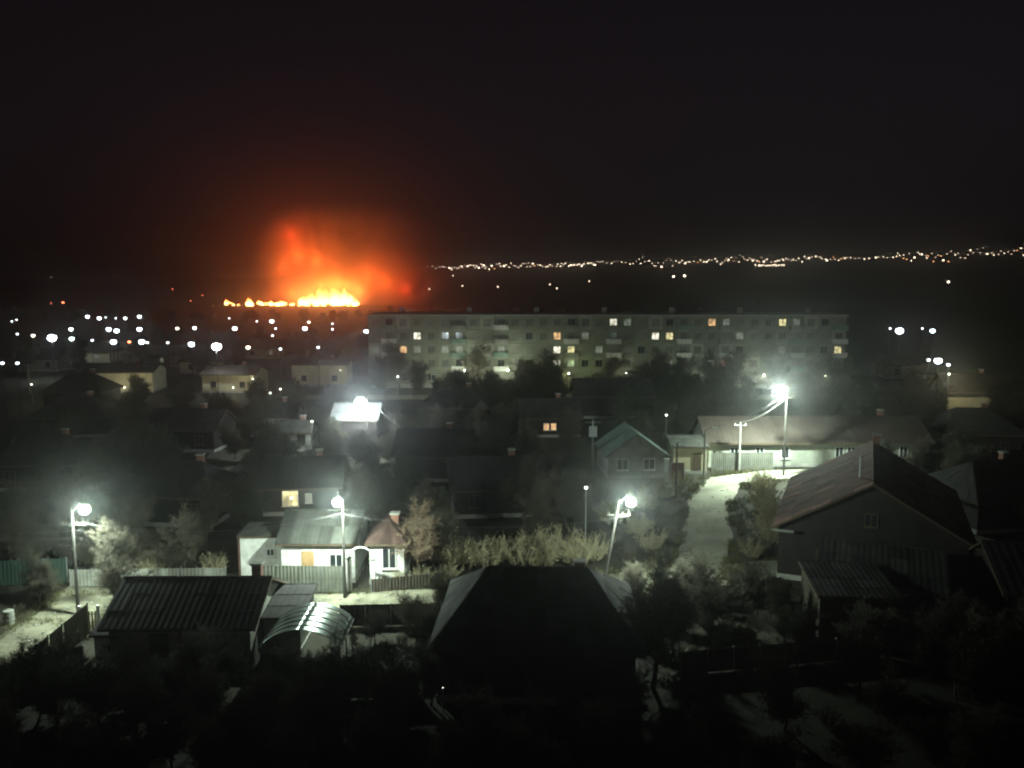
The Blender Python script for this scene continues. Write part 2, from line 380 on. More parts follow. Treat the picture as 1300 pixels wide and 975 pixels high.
# ------------------------------------------------------------------ five storey apartment block
BX0, BX1, BY, BH = on_y(468, 480, 171).x, on_y(1070, 480, 171).x, 171.0, 14.6
NC = 34; PWD = (BX1 - BX0) / NC; FH = 2.72; Z0 = 0.75
block = thing('apartment_block', ((BX0 + BX1) / 2, BY, 0), R(-0.6), 'long five storey panel apartment block with scattered lit windows', 'apartment block')
hw = (BX1 - BX0) / 2
MB().box(-hw + 0.02, hw - 0.02, 0.32, 12, 0, BH - 0.3).obj('wall', M_PANELW, block)
MB().box(-hw, hw, -0.05, 12.05, -0.1, Z0).obj('plinth', M_CONC, block)
rf = MB().box(-hw - 0.25, hw + 0.25, -0.35, 12.3, BH - 0.29, BH + 0.02).obj('roof', M_CONC, block)
for k in range(7):
    xx = -hw + 6 + k * (2 * hw - 12) / 6
    MB().box(xx - 0.5, xx + 0.5, 5, 6, BH + 0.022, BH + 1.2).obj('vent_shaft', M_CONC, rf)
for k in range(4): 
    xx = -hw + 12 + k * 22; MB().tube((xx, 4, BH), (xx, 4, BH + 2.6), 0.04, n=5).tube((xx-0.6, 4, BH+2.3), (xx+0.6, 4, BH+2.3), 0.025, n=4).obj('antenna', M_DSTEEL, rf)
WW, WH = 1.45, 1.45
pm = MB(); a, b = 0.012, PWD - 0.012; c0, c1 = (PWD - WW) / 2, (PWD + WW) / 2; z1 = FH - 0.012; s0, s1 = 0.72, 0.72 + WH
for q in ((a, c0, a, z1), (c1, b, a, z1), (c0, c1, a, s0), (c0, c1, s1, z1)): pm.box(q[0], q[1], 0, 0.31, q[2], q[3])
panel_mes = [pm.mesh('wall_panel', m_) for m_ in (M_PANELW, mat('block_panel_dark', (0.22, 0.235, 0.19), 0.9, 0.3, 0.3), mat('block_panel_patched', (0.36, 0.36, 0.31), 0.9, 0.25, 0.3))]
fm = MB(); t_ = 0.08
for q in ((0, t_, 0, WH), (WW - t_, WW, 0, WH), (t_, WW - t_, 0, t_), (t_, WW - t_, WH - t_, WH), (WW*0.52, WW*0.52 + 0.06, t_, WH - t_)): fm.box(q[0], q[1], 0.12, 0.2, q[2], q[3])
fm.box(-0.06, WW + 0.06, -0.1, -0.003, -0.05, -0.004)
frame_me = fm.mesh('window', M_GREYW)
PANES = {}
def pane_me(m):
    if m.name not in PANES: PANES[m.name] = MB().box(t_, WW - t_, 0.15, 0.17, t_, WH - t_).mesh('pane', m)
    return PANES[m.name]
M_CURT = mat('pane_curtain', (0.2, 0.2, 0.17), 0.4, 0.2, 1.0)
M_CURT2 = mat('pane_blind', (0.12, 0.125, 0.11), 0.4, 0.2, 1.0)
lit = {}
for px, py, m in [(528,424,E_WINW),(512,438,E_WINO),(532,447,E_WIND),(588,437,E_WINY),(580,437,E_WIND),(497,470,E_WINW),(645,437,E_WIND),(645,452,E_WIND),
                  (702,420,E_WINO),(742,420,E_WIND),(785,417,E_WINW),(803,418,E_WIND),(742,435,E_WIND),(824,435,E_WINW),(844,434,E_WINY),
                  (701,452,E_WINW),(719,450,E_WINY),(701,468,E_WINW),(719,468,E_WING),(903,417,E_WINO),(924,416,E_WIND),(904,465,E_WINW),(922,466,E_WINR),
                  (845,466,E_WIND),(990,415,E_WINY),(1010,414,E_WIND),(998,446,E_WIND),(1057,440,E_WINY),(475,445,E_WIND),(560,452,E_WIND),(940,432,E_WIND),(760,452,E_WIND)]:
    p = on_y(px, py, BY); ci = min(NC - 1, max(0, int((p.x - BX0) / PWD))); fi = min(4, max(0, int((p.z - Z0) / FH))); lit[(ci, fi)] = m
BALC = set(c for c in range(NC) if c % 8 in (1, 6) )
bal_s = MB().box(-0.35, PWD - 0.15, -1.1, -0.002, 0.0, 0.12).mesh('balcony', M_CONC)
bal_p = MB().box(-0.35, PWD - 0.15, -1.1, -1.04, 0.122, 1.05).box(-0.35, -0.29, -1.038, -0.002, 0.122, 1.05).box(PWD - 0.21, PWD - 0.15, -1.038, -0.002, 0.122, 1.05)
bal_pm = [bal_p.mesh('parapet', m) for m in (M_GREYW, M_WHITE, M_TEAL)]
rb = random.Random(5)
for ci in range(NC):
    for fi in range(5):
        x, z = -hw + ci * PWD, Z0 + fi * FH
        link('wall_panel', (panel_mes[1] if ci in (11, 12) else rb.choice(panel_mes[:1] * 4 + panel_mes[1:2] * 2 + panel_mes[2:])), block, (x, 0, z))  # two flush columns coloured dark to stand in for a shaded stairwell recess
        wo_ = link('window', frame_me, block, (x + c0, 0, z + s0))
        link('pane', pane_me(lit.get((ci, fi)) or rb.choice((M_GLASS, M_CURT2, M_CURT2, M_CURT, M_CURT))), wo_)
        if ci in BALC and fi > 0:
            bo = link('balcony', bal_s, block, (x + 0.25, 0, z - 0.1)); link('parapet', rb.choice(bal_pm), bo)
for k in range(4):      # stair entrances
    ci = 4 + 8 * k + 1; x = -hw + ci * PWD
    e = MB().box(x - 1.4, x + 1.4, -1.6, -0.06, 2.75, 2.9).obj('entrance_canopy', M_CONC, block)
    for s in (-1.3, 1.3): MB().tube((x + s, -1.5, 0), (x + s, -1.5, 2.748), 0.06, n=6).obj('canopy_post', M_STEEL, e)
    MB().box(x - 0.6, x + 0.6, -0.12, -0.055, 0.0, 2.1).obj('door', M_WOOD, block)

# low lamps in the yard of the block
def yard_lamp(label, px, py, Y, power, lens_r=0.16, col=(0.9, 1.0, 0.74), h=None):
    p = on_y(px, py, Y); t = thing('yard_lamp', (p.x, p.y, 0), 0, label, 'lamp')
    hh = p.z if h is None else h
    MB().tube((0, 0, -0.2), (0, 0, hh - 0.1), 0.06, 0.045, 8).obj('post', M_STEEL, t)
    MB().ball((0, 0, hh), lens_r, lens_r, lens_r, 12, 8).obj('globe', E_GLOBE, t, smooth=True)
    MB().tube((0, 0, hh + lens_r * 0.9), (0, 0, hh + lens_r * 0.9 + 0.06), lens_r * 0.7, lens_r * 0.5, 10).obj('cap', M_DSTEEL, t)
    down_light(t, (0, 0, hh), power * 1.1, col, 55, 170); point_light(t, (0, 0, hh), power * 0.12, col, 0.1)
yard_lamp('globe lamp post before the block below a white top floor window', 590, 470, 159, 3648)
yard_lamp('bright globe lamp post before the dim middle stairwell of the block', 645, 470, 161, 2993)
yard_lamp('globe lamp post beside the green lit stairwell window', 722, 474, 162, 1141, col=(0.85, 1.0, 0.5))
yard_lamp('globe lamp post in the block yard behind clipped dark crowns', 795, 474, 161, 760)
yard_lamp('globe lamp post below the orange top floor window', 880, 478, 161, 932)
yard_lamp('globe lamp post between the reddish window and the far block corner', 970, 476, 159, 6123)
yard_lamp('globe lamp post at the block corner past the barrack lamp', 1048, 477, 160, 1508)
yard_lamp('globe lamp post at the block corner facing the fire', 505, 478, 158, 619)

# ------------------------------------------------------------------ the street lamps of the village
street_lamp('glaring lamp on the pole beside the side lane and its green gate', on_y(103,642,55).x, 55, on_y(103,642,55).z, 6000, arm=(0.8, -0.3), wood=True)
street_lamp('lit lamp on straight pole in front of the white walled yard', on_y(430,632,57.6).x, 57.6, on_y(430,632,57.6).z, 7600, arm=(-0.1, -0.8), size=168)
street_lamp('lit lamp on leaning pole above the olive hedge', on_y(797,632,57.3).x, 57.3, on_y(797,632,57.3).z, 7500, lean=(-1.15, 0.4), arm=(0.5, -0.6), wood=True, size=134)
street_lamp('tall lit lamp at the far end of the back lane', on_y(993,490,95).x, 95, on_y(993,490,95).z, 28000, arm=(-0.7, -0.5), big=1.3, wood=True, halo=0.34)
street_lamp('strongest lamp, shining just above a pale metal roof', on_y(460,505,104).x, 104, on_y(460,505,104).z, 5000, arm=(-0.4, -0.7), big=1.8, halo=1.5, col=(0.84, 0.97, 1.0))
def plain_pole(name, label, px, pb, pt, cat='pole', box=False, arm=False, m=M_CONC):
    b = on_z(px, pb); h = on_y(px, pt, b.y).z
    t = thing(name, (b.x, b.y, 0), 0, label, cat); MB().tube((0,0,-0.3), (0,0,h), 0.14, 0.09, 8).obj('post', m, t)
    if box:
        MB().box(-0.45, 0.45, -0.55, -0.15, h - 1.9, h - 0.7).obj('transformer_box', M_PALEMETAL, t)
        MB().tube((-0.9, 0, h - 0.3), (0.9, 0, h - 0.3), 0.05, n=6).obj('crossarm', M_STEEL, t)
    if arm:
        MB().tube((0, 0, h - 0.05), (0.75, -0.2, h + 0.18), 0.035, n=6).obj('arm', M_STEEL, t)
        MB().hexa([(0.65,-0.3,h+0.12),(1.2,-0.45,h+0.15),(1.25,-0.2,h+0.15),(0.7,-0.05,h+0.12)], [(0.66,-0.29,h+0.24),(1.18,-0.43,h+0.22),(1.23,-0.22,h+0.22),(0.71,-0.06,h+0.24)]).obj('head', M_PALEMETAL, t)
    if cat == 'pole' and not box and not arm:
        MB().tube((-0.7, 0, h - 0.35), (0.7, 0, h - 0.35), 0.05, n=6).obj('crossarm', M_STEEL, t)
        for s in (-0.6, 0, 0.6): MB().tube((s, 0, h - 0.3), (s, 0, h - 0.12), 0.05, 0.03, 6).obj('insulator', M_WHITE, t)
    return t, Vector((b.x, b.y, h))
_, pA = plain_pole('unlit_lamp_post', 'unlit lamp post standing beside the back lane', 893, 618, 545, 'street lamp', arm=True)
_, pB = plain_pole('utility_pole', 'dark pole with crossarm before the brown gate', 858, 634, 562, m=M_WOOD)
_, pC = plain_pole('transformer_pole', 'pale pole carrying a transformer box near the teal roof', 752, 596, 533, box=True)
_, pD = plain_pole('utility_pole', 'short concrete pole rising before the brown barrack roof', 938, 598, 536)
_, pE = plain_pole('utility_pole', 'thin pole standing near the black hip roof', 38, 500, 462)
l1 = on_y(103, 664, 55); l2 = on_y(432, 652, 58.2); l3 = on_y(795, 655, 57.8); l4 = on_y(994, 508, 95.4)
for k in range(3):
    cable('overhead cable leaving the lane lamp over the green gate, %s of three' % ['top', 'middle', 'lowest'][k], l1 - Vector((0, 0, 0.5 * k)), (l1.x - 26, l1.y + 3 + k, 6.3 - 0.5 * k), 0.7)
cable('overhead cable between the lane lamp and the straight lamp pole', l1, l2, 0.9)
cable('overhead cable between the straight lamp pole and the leaning one', l2, l3, 0.9)
cable('thick bundled cable hanging from the tall lamp to the short pole', l4, pD, 0.5, 0.05)
cable('thin cable from the tall lamp to the dark crossarm pole', l4 + Vector((0, 0, 0.4)), pB, 0.5, 0.016)
cable('thin cable from the dark crossarm pole to the leaning lamp', pB, l3, 0.6)
l5 = on_y(478, 517, 103.6)
cable('bright cable stay slanting down from the strongest lamp', l5, on_y(522, 553, 98), 0.15, 0.06)
cable('thin cable from the transformer pole to the dark crossarm pole', pC, pB, 0.4)

# ------------------------------------------------------------------ near houses
S = ('y', -1)
def fy(d): return ('y', -d / 2, -1)
house('gable_house', 'low house with wide dark gable roof beside the side lane', (-18.9, 50.3, 0), R(0.5), 8.0, 6.6, 2.75, 1.5, 'gable', M_GREYW, M_SLATE, near=True,
      windows=[(-1.2, 1.05, 1.1, 1.2, fy(6.6), M_GLASS, M_WOOD), (1.9, 1.05, 1.1, 1.2, fy(6.6), M_GLASS, M_WOOD)], door=(0.4, fy(6.6), M_WOOD), chimney=(3.4, 0.6, 0.75))
house('porch_annex', 'small white porch annex against the low dark gable house', (-23.1, 47.9, 0), 0, 1.4, 1.6, 2.1, 0.35, 'shed', M_WHITE, M_SLATE, near=True, over=0.2,
      windows=[(0.0, 0.95, 0.6, 0.75, fy(1.6))], cat='annex', plinth=False)
house('brick_shed', 'lean-to shed joining dark gable house and arched canopy', (-13.7, 51.2, 0), 0, 2.2, 3.8, 2.2, 0.5, 'shed', M_GREYW, M_SLATE, near=True, over=0.2, cat='shed')
house('hip_house', 'large house with broad dark hip roof before the olive hedge', (1.5, 48.0, 0), R(-3), 10.4, 9.6, 3.1, 2.55, 'hip', M_DARKW, M_SLATE, near=True, ridge_frac=0.55,
      windows=[(-3.2, 1.0, 1.2, 1.3, fy(9.6), M_GLASS, M_WOOD), (-0.4, 1.0, 1.2, 1.3, fy(9.6), M_GLASS, M_WOOD), (3.0, 1.0, 1.2, 1.3, fy(9.6), M_GLASS, M_WOOD)], chimney=(2.4, 0.9, 0.2))
# big right house: gable front towards the viewer, ridge running away to the right
ang = math.atan2(-0.38, 0.925)
hd = house('red_roof_house', 'tall house with wide reddish gable roof and far chimney', (25.6 + 0.38*8, 60 + 0.925*8, 0), ang, 12.6, 16, 4.1, 3.6, 'gable', M_DARKW, M_RED, near=True, axis='y', over=0.5,
      windows=[(-3.0, 1.2, 1.2, 1.4, fy(16), M_GLASS, M_WOOD), (2.6, 1.2, 1.2, 1.4, fy(16), M_GLASS, M_WOOD), (0.0, 4.6, 0.9, 1.0, fy(16), M_GLASS, M_WOOD)], chimney=(0.25, 7.0, 1.0))
MB().box(-6.75, -5.2, -8.58, -8.51, 3.72, 3.9).obj('fascia', M_GREYW, hd)
fl = MB().tube((-0.9, -4.5, 6.9), (-0.9, -4.5, 8.9), 0.09, n=8).tube((-0.9, -4.5, 8.9), (-0.9, -4.5, 9.05), 0.17, 0.05, 8).obj('flue_pipe', M_PALEMETAL, hd)
house('front_annex', 'dark lean-to annex before the tall red roofed house', (24.6, 55.8, 0), ang, 7.5, 4.4, 2.6, 1.2, 'shed', M_DARKW, M_SLATE, near=True, over=0.3, cat='annex', windows=[(-1.0, 1.0, 0.9, 0.9, fy(4.4))])
house('flat_garage', 'dark garage with double gate near the lit lane corner', (21.4, 53.2, 0), R(-6), 4.6, 5.0, 2.9, 0.4, 'shed', M_FENCED, M_SLATE, near=True, over=0.2, cat='garage', plinth=False)

# arched canopy of ribbed sheets
def arch_canopy():
    cx, y0, y1, w, ze, zc = -11.75, 45.6, 49.8, 4.5, 1.95, 3.0
    t = thing('arched_canopy', (cx, (y0 + y1) / 2, 0), 0, 'arched canopy of shiny ribbed metal catching the lamp light', 'canopy')
    L = y1 - y0; n = 6
    for s in (-1, 1):
        for k in (0, 0.5, 1): MB().tube((s * w/2 * 0.97, -L/2 + 0.15 + (L - 0.3) * k, -0.1), (s * w/2 * 0.97, -L/2 + 0.15 + (L - 0.3) * k, ze + 0.02), 0.045, n=6).obj('post', M_DSTEEL, t)
        MB().tube((s * w/2, -L/2, ze), (s * w/2, L/2, ze), 0.045, n=6).obj('rail', M_DSTEEL, t)
    def prof(u): x = -w/2 + w * u; return x, ze + (zc - ze) * (1 - (2*u - 1)**2) ** 0.8
    for k in range(n):
        ya, yb = -L/2 + L * k / n, -L/2 + L * (k + 1.05) / n
        for half in (0, 1):
            m = MB(); N = 10; Q = 5
            for i in range(N + 1):
                x, z = prof(half * 0.5 + 0.5 * i / N)
                for q in range(Q + 1):
                    yy = ya + (yb - ya) * q / Q; m.v.append((x, yy, z + 0.06 - 0.045 * q / Q + 0.022 * math.sin(q * 1.9 + 0.5)))
            m.f = [(i*(Q+1)+q, (i+1)*(Q+1)+q, (i+1)*(Q+1)+q+1, i*(Q+1)+q+1) for i in range(N) for q in range(Q)]
            o = m.obj('sheet', M_ZINC, t, smooth=True); sd = o.modifiers.new('thick', 'SOLIDIFY'); sd.thickness = 0.012
arch_canopy()

# white houses along the cross street
w1 = house('white_kiosk', 'bright white flat roofed outbuilding with one small vent window', (-18.8, 64.3, 0), R(1), 3.2, 2.8, 2.95, 0.12, 'shed', M_WHITE, M_SLATE2, near=True, over=0.15, cat='outbuilding', plinth=False,
      windows=[(0.65, 1.5, 0.62, 0.6, fy(2.8))])
MB().box(-1.75, -1.63, -1.44, -1.3, 0, 2.9).obj('corner_post', M_RED, w1)
house('white_house', 'long white house with pale grey roof and tan door', (-14.2, 64.2, 0), 0, 5.4, 5.6, 3.05, 1.5, 'gable', M_WHITE, M_SLATE2, near=True, over=0.35,
      windows=[(1.3, 1.0, 1.0, 1.2, fy(5.6))], door=(-0.75, fy(5.6), M_DOOR))
house('red_hip_cottage', 'narrow white cottage with red hip roof and double window', (on_y(491, 720, 61).x, 63.9, 0), 0, 2.5, 5.6, 3.05, 1.15, 'hip', M_WHITE, M_MAROON, near=True, over=0.3, ridge_frac=0.5,
      windows=[(0.17, 1.15, 1.05, 1.6, fy(5.6))], cat='cottage', chimney=(0.35, -0.6, 0.45))
def fence(label, p, q, h, m=M_FENCE, pw=1.6, gap=0.0, post=M_STEEL, name='panel_fence'):
    p, q = Vector((*p, 0)), Vector((*q, 0)); d = q - p; L = d.length; a = math.atan2(d.y, d.x); n = max(1, round(L / pw)); pw = L / n
    t = thing(name, p, a, label, 'fence')
    mm = MB(); K = 12
    for i in range(K + 1):
        x = 0.03 + (pw - 0.06) * i / K; y = 0.018 * (1 if i % 2 else -1)
        mm.v += [(x, y, 0.06), (x, y, h), (x, y + 0.012, 0.06), (x, y + 0.012, h)]
    for i in range(K):
        o = 4 * i; mm.f += [(o, o+4, o+5, o+1), (o+2, o+3, o+7, o+6), (o+1, o+5, o+7, o+3), (o, o+2, o+6, o+4)]
    mm.f += [(0, 1, 3, 2), (4*K, 4*K+2, 4*K+3, 4*K+1)]
    pme = mm.mesh('panel', m); sme = MB().box(-0.04, 0.04, 0.035, 0.11, -0.1, h + 0.05).mesh('post', post)
    rr = random.Random(int(L * 100))
    for i in range(n):
        o = link('panel', pme, t, (i * pw, 0, 0)); o.rotation_euler = (rr.uniform(-.012, .012), rr.uniform(-.004, .004), 0)
    for i in range(n + 1): link('post', sme, t, (i * pw, 0, 0))
    return t
fence('grey green sheet fence before the long white house', (-18.3, 59.3), (-11.9, 59.25), 2.0)
# wrought gate with arch
gt = thing('arched_gate', (-10.75, 59.6, 0), 0, 'wrought iron arched gate between white pillars', 'gate')
for s in (-0.85, 0.85):
    MB().box(s - 0.16, s + 0.16, -0.16, 0.16, 0, 2.4).obj('pillar', M_WHITE, gt); MB().box(s - 0.21, s + 0.21, -0.21, 0.21, 2.403, 2.5).obj('pillar_cap', M_CONC, gt)
for k in range(7):
    x = -0.6 + 0.2 * k; MB().tube((x, 0, 0.1), (x, 0, 1.5 + 0.5 * math.cos(x * 1.6)), 0.018, n=5).obj('bar', M_DSTEEL, gt)
ar = MB(); pv = None
for k in range(17):
    t = math.pi * k / 16; p = (math.cos(t) * 0.85, 0, 2.5 + math.sin(t) * 0.75)
    if pv: ar.tube(pv, p, 0.05, n=6)
    pv = p
ar.obj('arch', M_FRAME, gt)
fence('low dark fence below the narrow white cottage', (-10.0, 59.3), (-6.0, 60.4), 1.0, M_FENCED)
fence('dark fence along the near side of the cross street', (-11.0, 53.2), (-4.6, 53.6), 1.5, M_FENCED)
fence('dark garden fence in front of the arched canopy', (-12.5, 43.4), (-5.0, 44.0), 1.3, M_FENCED)
fence('dark fence closing the yard of the low gable house', (-27.3, 45.0), (-24.2, 46.6), 1.7, M_FENCED)
fence('dark fence following the near edge of the side lane', (-26.6, 38.0), (-26.9, 52.8), 1.8, M_FENCED)
fence('dark fence between the broad hip roof and the lane corner', (8.2, 55.2), (19.2, 59.5), 1.1, M_FENCED)
fence('dark fence at the foot of the garden under the lean-to annex', (9.5, 46.5), (20.5, 48.5), 1.4, M_FENCED)
fence('green sheet gate fence beside the far end of the side lane', (-37.4, 60.6), (-32.6, 61.2), 1.9, M_GREEN)
fence('grey fence across the far side of the lane end', (-32.0, 60.4), (-20.9, 60.9), 1.3, M_GREYW)
fence('pale fence beside the far bend of the back lane', (23.0, 97.8), (30.2, 98.2), 2.1, M_FENCE)
fence('brown fence stretching on from the long barrack', (46.4, 96), (66, 98), 2.6, M_BROWN)
fence('brown sheet gate beside the house with teal roof', (17.4, 93.0), (18.9, 93.2), 2.0, M_RED)

# ------------------------------------------------------------------ houses round the back lane
house('long_barrack', 'long low pale building with brown corrugated roof', (36.0, 104.0, 0), R(1), 26, 8, 3.0, 2.2, 'gable', M_PALEW, M_BROWN, over=0.5,
      windows=[(x, 1.0, 1.0, 1.4, fy(8)) for x in (-10, -7, -4, 2.4, 3.8, 6.6, 10)], chimney=(9.0, 0.5, 0.8))
house('teal_roof_house', 'house with teal gable roof and white window frames by the lane', (13.6, 97.8, 0), R(4), 6.4, 7, 2.6, 2.3, 'gable', M_GREYW, M_TEAL, over=0.4, axis='y',
      windows=[(-1.6, 0.9, 1.3, 1.3, fy(7)), (1.4, 0.9, 1.3, 1.3, fy(7))])
house('pale_shed', 'pale cream shed facing the bend of the back lane', (20.2, 98.3, 0), 0, 3.8, 4, 3.0, 0.5, 'shed', M_CREAM, M_SLATE2, over=0.2, cat='shed', door=(0.8, fy(4), M_WOOD))
wp = thing('gate_pillar', (16.9, 92.8, 0), 0, 'white square pillar beside the brown sheet gate', 'pillar')
MB().box(-0.22, 0.22, -0.22, 0.22, 0, 2.4).obj('shaft', M_WHITE, wp); MB().box(-0.28, 0.28, -0.28, 0.28, 2.403, 2.5).obj('cap', M_CONC, wp)

# ------------------------------------------------------------------ middle distance
pr = house('pale_roof_house', 'house whose pale metal roof glares under the strongest lamp', (on_y(452, 520, 108).x, 109.5, 0), R(-2), 5.6, 5.0, 4.4, 1.6, 'gable', M_DARKW, M_SLATE3, over=0.3,
      windows=[(-1.4, 1.5, 1.1, 1.2, fy(5.0), M_GLASS, M_WOOD), (1.4, 1.5, 1.1, 1.2, fy(5.0), M_GLASS, M_WOOD)])
mids = [
 ('cream_house', 'cream walled house lit up behind a dark hip roof', (-75.5, 168, 0), 4, 13, 8, 3.9, 1.2, 'gable', M_CREAM, M_BROWN),
 ('hip_house', 'black hip roofed house standing before the lit cream wall', (-74.0, 148, 0), 0, 9.5, 8, 2.9, 2.6, 'hip', M_DARKW, M_SLATE),
 ('cream_house', 'second cream walled house with a short lit front', (-54.0, 168, 0), -3, 10, 8, 3.5, 1.2, 'gable', M_CREAM, M_BROWN),
 ('low_house', 'beige low house past the block corner facing the fire', (on_y(407, 470, 176).x, 178, 0), 2, 11, 8, 4.3, 0.6, 'gable', M_CREAM, M_SLATE),
 ('grey_house', 'grey house with faint lit wall behind the glaring pale roof', (-33.5, 122, 0), 3, 6, 6, 2.8, 1.5, 'gable', M_GREYW, M_SLATE2),
 ('grey_house', 'small grey shed roof beside a bright yard bulb', (-28.0, 111, 0), -4, 4.4, 4, 2.5, 1.0, 'gable', M_GREYW, M_SLATE2),
 ('dark_house', 'dark house with a pair of warm lit windows', (5.2, 122, 0), 5, 8, 7, 2.8, 2.0, 'gable', M_DARKW, M_SLATE),
 ('dark_house', 'unlit house hidden in trees beside the warm paired windows', (-8.0, 126, 0), -3, 9, 7, 3.6, 2.2, 'hip', M_DARKW, M_SLATE),
 ('dark_house', 'unlit long roof rising before the green lit stairwell', (16, 138, 0), 2, 12, 7, 3.6, 2.2, 'gable', M_DARKW, M_SLATE),
 ('yellow_house', 'yellow walled house with brown roof lit by a yard lamp', (on_y(1242, 465, 132).x, 134, 0), -8, 9, 8, 4.6, 2.4, 'gable', M_CREAM, M_BROWN),
 ('dark_house', 'unlit house behind the brown sheet fence', (58, 108, 0), -6, 9, 8, 3.2, 2.4, 'hip', M_DARKW, M_SLATE),
 ('dark_house', 'house with porch glow under a dark roof', (-20.0, 82.5, 0), 4, 7, 6.5, 2.8, 2.0, 'gable', M_DARKW, M_SLATE),
 ('dark_house', 'unlit hip roofed house behind the flat white outbuilding', (-30.5, 79, 0), -6, 8, 7, 2.9, 2.2, 'hip', M_DARKW, M_SLATE),
 ('dark_house', 'unlit house in the gardens behind the olive hedge', (-1.5, 82, 0), 6, 8.5, 7, 2.8, 2.1, 'gable', M_DARKW, M_SLATE),
 ('dark_house', 'unlit gable house halfway between porch glow and pale metal roof', (-8.5, 96, 0), -4, 8, 7, 2.9, 2.2, 'gable', M_DARKW, M_SLATE),
 ('dark_house', 'unlit hip roofed house in the gardens behind the green gate', (-50, 92, 0), 3, 9, 7, 2.9, 2.2, 'hip', M_DARKW, M_SLATE),
 ('dark_house', 'unlit house with low gable deep in the gardens behind the green gate', (-42, 112, 0), -5, 9, 7, 2.9, 2.0, 'gable', M_DARKW, M_SLATE),
 ('dark_house', 'unlit house beyond the end of the side lane', (-62, 122, 0), 5, 10, 7, 2.9, 2.2, 'hip', M_DARKW, M_SLATE),
 ('dark_house', 'unlit house beyond the tall red roof', (44, 78, 0), 12, 9, 8, 3.0, 2.4, 'hip', M_DARKW, M_SLATE),
 ('dark_house', 'unlit gable house in the gardens below the tall red roof', (36, 55, 0), -8, 9, 7, 2.8, 2.0, 'gable', M_DARKW, M_SLATE),
]
HS = []
for nm, lb, loc, rz, w, d, h, rise, rt, wm, cm in mids:
    wins = [(-w*0.28, 1.0, 1.1, 1.2, fy(d), M_GLASS, M_GREYW if wm is M_CREAM else M_WOOD), (w*0.28, 1.0, 1.1, 1.2, fy(d), M_GLASS, M_GREYW if wm is M_CREAM else M_WOOD)]
    if lb.startswith('dark house with a pair'): wins = [(-0.75, 1.0, 0.8, 1.0, fy(d), E_WINO), (0.25, 1.0, 0.8, 1.0, fy(d), E_WINO)]
    if lb.startswith('house with porch'): wins = [(-1.0, 0.9, 1.5, 1.5, fy(d), E_WINY), (0.7, 1.2, 0.6, 0.9, fy(d), E_WIND)]
    house(nm, lb, loc, R(rz), w, d, h, rise, rt, wm, cm, windows=wins, chimney=(w*0.18, 0.4, 0.7))
    HS.append((loc[0], loc[1], max(w, d) * 0.75))
def wall_light(label, px, py, Y, power, r=0.12, col=(1.0, 0.95, 0.6), m=None, h=None):
    """small bulb on a thin post in a yard"""
    p = on_y(px, py, Y); t = thing('yard_light', (p.x, p.y, 0), 0, label, 'lamp')
    MB().tube((0, 0, -0.1), (0, 0, p.z), 0.035, n=6).obj('post', M_STEEL, t)
    MB().tube((0, 0, p.z + r), (0, 0, p.z + r + 0.1), r * 1.6, r * 0.3, 10).obj('shade', M_DSTEEL, t)
    MB().ball((0, 0, p.z), r, r, r, 10, 6).obj('bulb', m or E_GLOBE, t, smooth=True)
    if power: point_light(t, (0, 0, p.z), power, col, 0.05)
wall_light('yard light before the lit cream wall', 158, 492, 158, 900)
wall_light('yard light before the second cream walled house', 296, 492, 158, 420)
wall_light('small light at the corner of the second cream house', 321, 481, 162, 120)
wall_light('faint light by the beige low house', 432, 470, 170, 160)
wall_light('bright yard bulb by the small grey shed roof', 396, 535, 106, 220)
wall_light('dim bulb at the grey house behind the pale roof', 343, 499, 124, 150)
wall_light('second bulb near the grey house behind the pale roof', 356, 494, 128, 60)
wall_light('lamp before the yellow walled house', 1205, 475, 127, 1600)
wall_light('white bulb over dark trees below the orange window', 846, 527, 112, 60)
wall_light('small white bulb between transformer pole and teal roof', 786, 542, 104, 25)
wall_light('small white bulb on a thin post beside the leaning lamp', 744, 619, 66, 12)
wall_light('tiny bulb in the hedge beside the broad hip roof', 597, 745, 55.5, 0, 0.05)
wall_light('tiny bulb in the dark yard under the hip roof', 562, 873, 42.5, 0, 0.035)
wall_light('porch lamp glowing among the dark central gardens', 370, 632, 77.8, 60, 0.1, (1.0, 0.8, 0.4))
wall_light('lamp on thin post beside the black hip roof', 40, 488, 150, 200)
wall_light('lamp under the wall of the black hip roof', 86, 487, 154, 110)

# small things in the left corner of the lane
pb = thing('barrel', (on_z(12, 792).x, on_z(12, 792).y, 0), 0, 'dull grey barrel standing beside the side lane', 'barrel')
MB().tube((0,0,0), (0,0,0.9), 0.32, 0.32, 14).obj('drum', M_GREYW, pb)
for z in (0.28, 0.6): MB().tube((0,0,z), (0,0,z+0.04), 0.345, 0.345, 14).obj('hoop', M_STEEL, pb)
gp = thing('gate_wicket', (on_z(102, 812).x, 52.6, 0), R(8), 'small pale wicket gate at the pole beside the lane', 'gate')
for s in (-0.55, 0.55): MB().box(s-0.08, s+0.08, -0.08, 0.08, 0, 1.7).obj('post', M_WHITE, gp)
for k in range(5): MB().box(-0.45 + 0.19*k, -0.33 + 0.19*k, -0.02, 0.02, 0.1, 1.35).obj('slat', M_CREAM, gp)
for z in (0.35, 1.1): MB().box(-0.47, 0.47, 0.022, 0.05, z, z + 0.09).obj('rail', M_CREAM, gp)

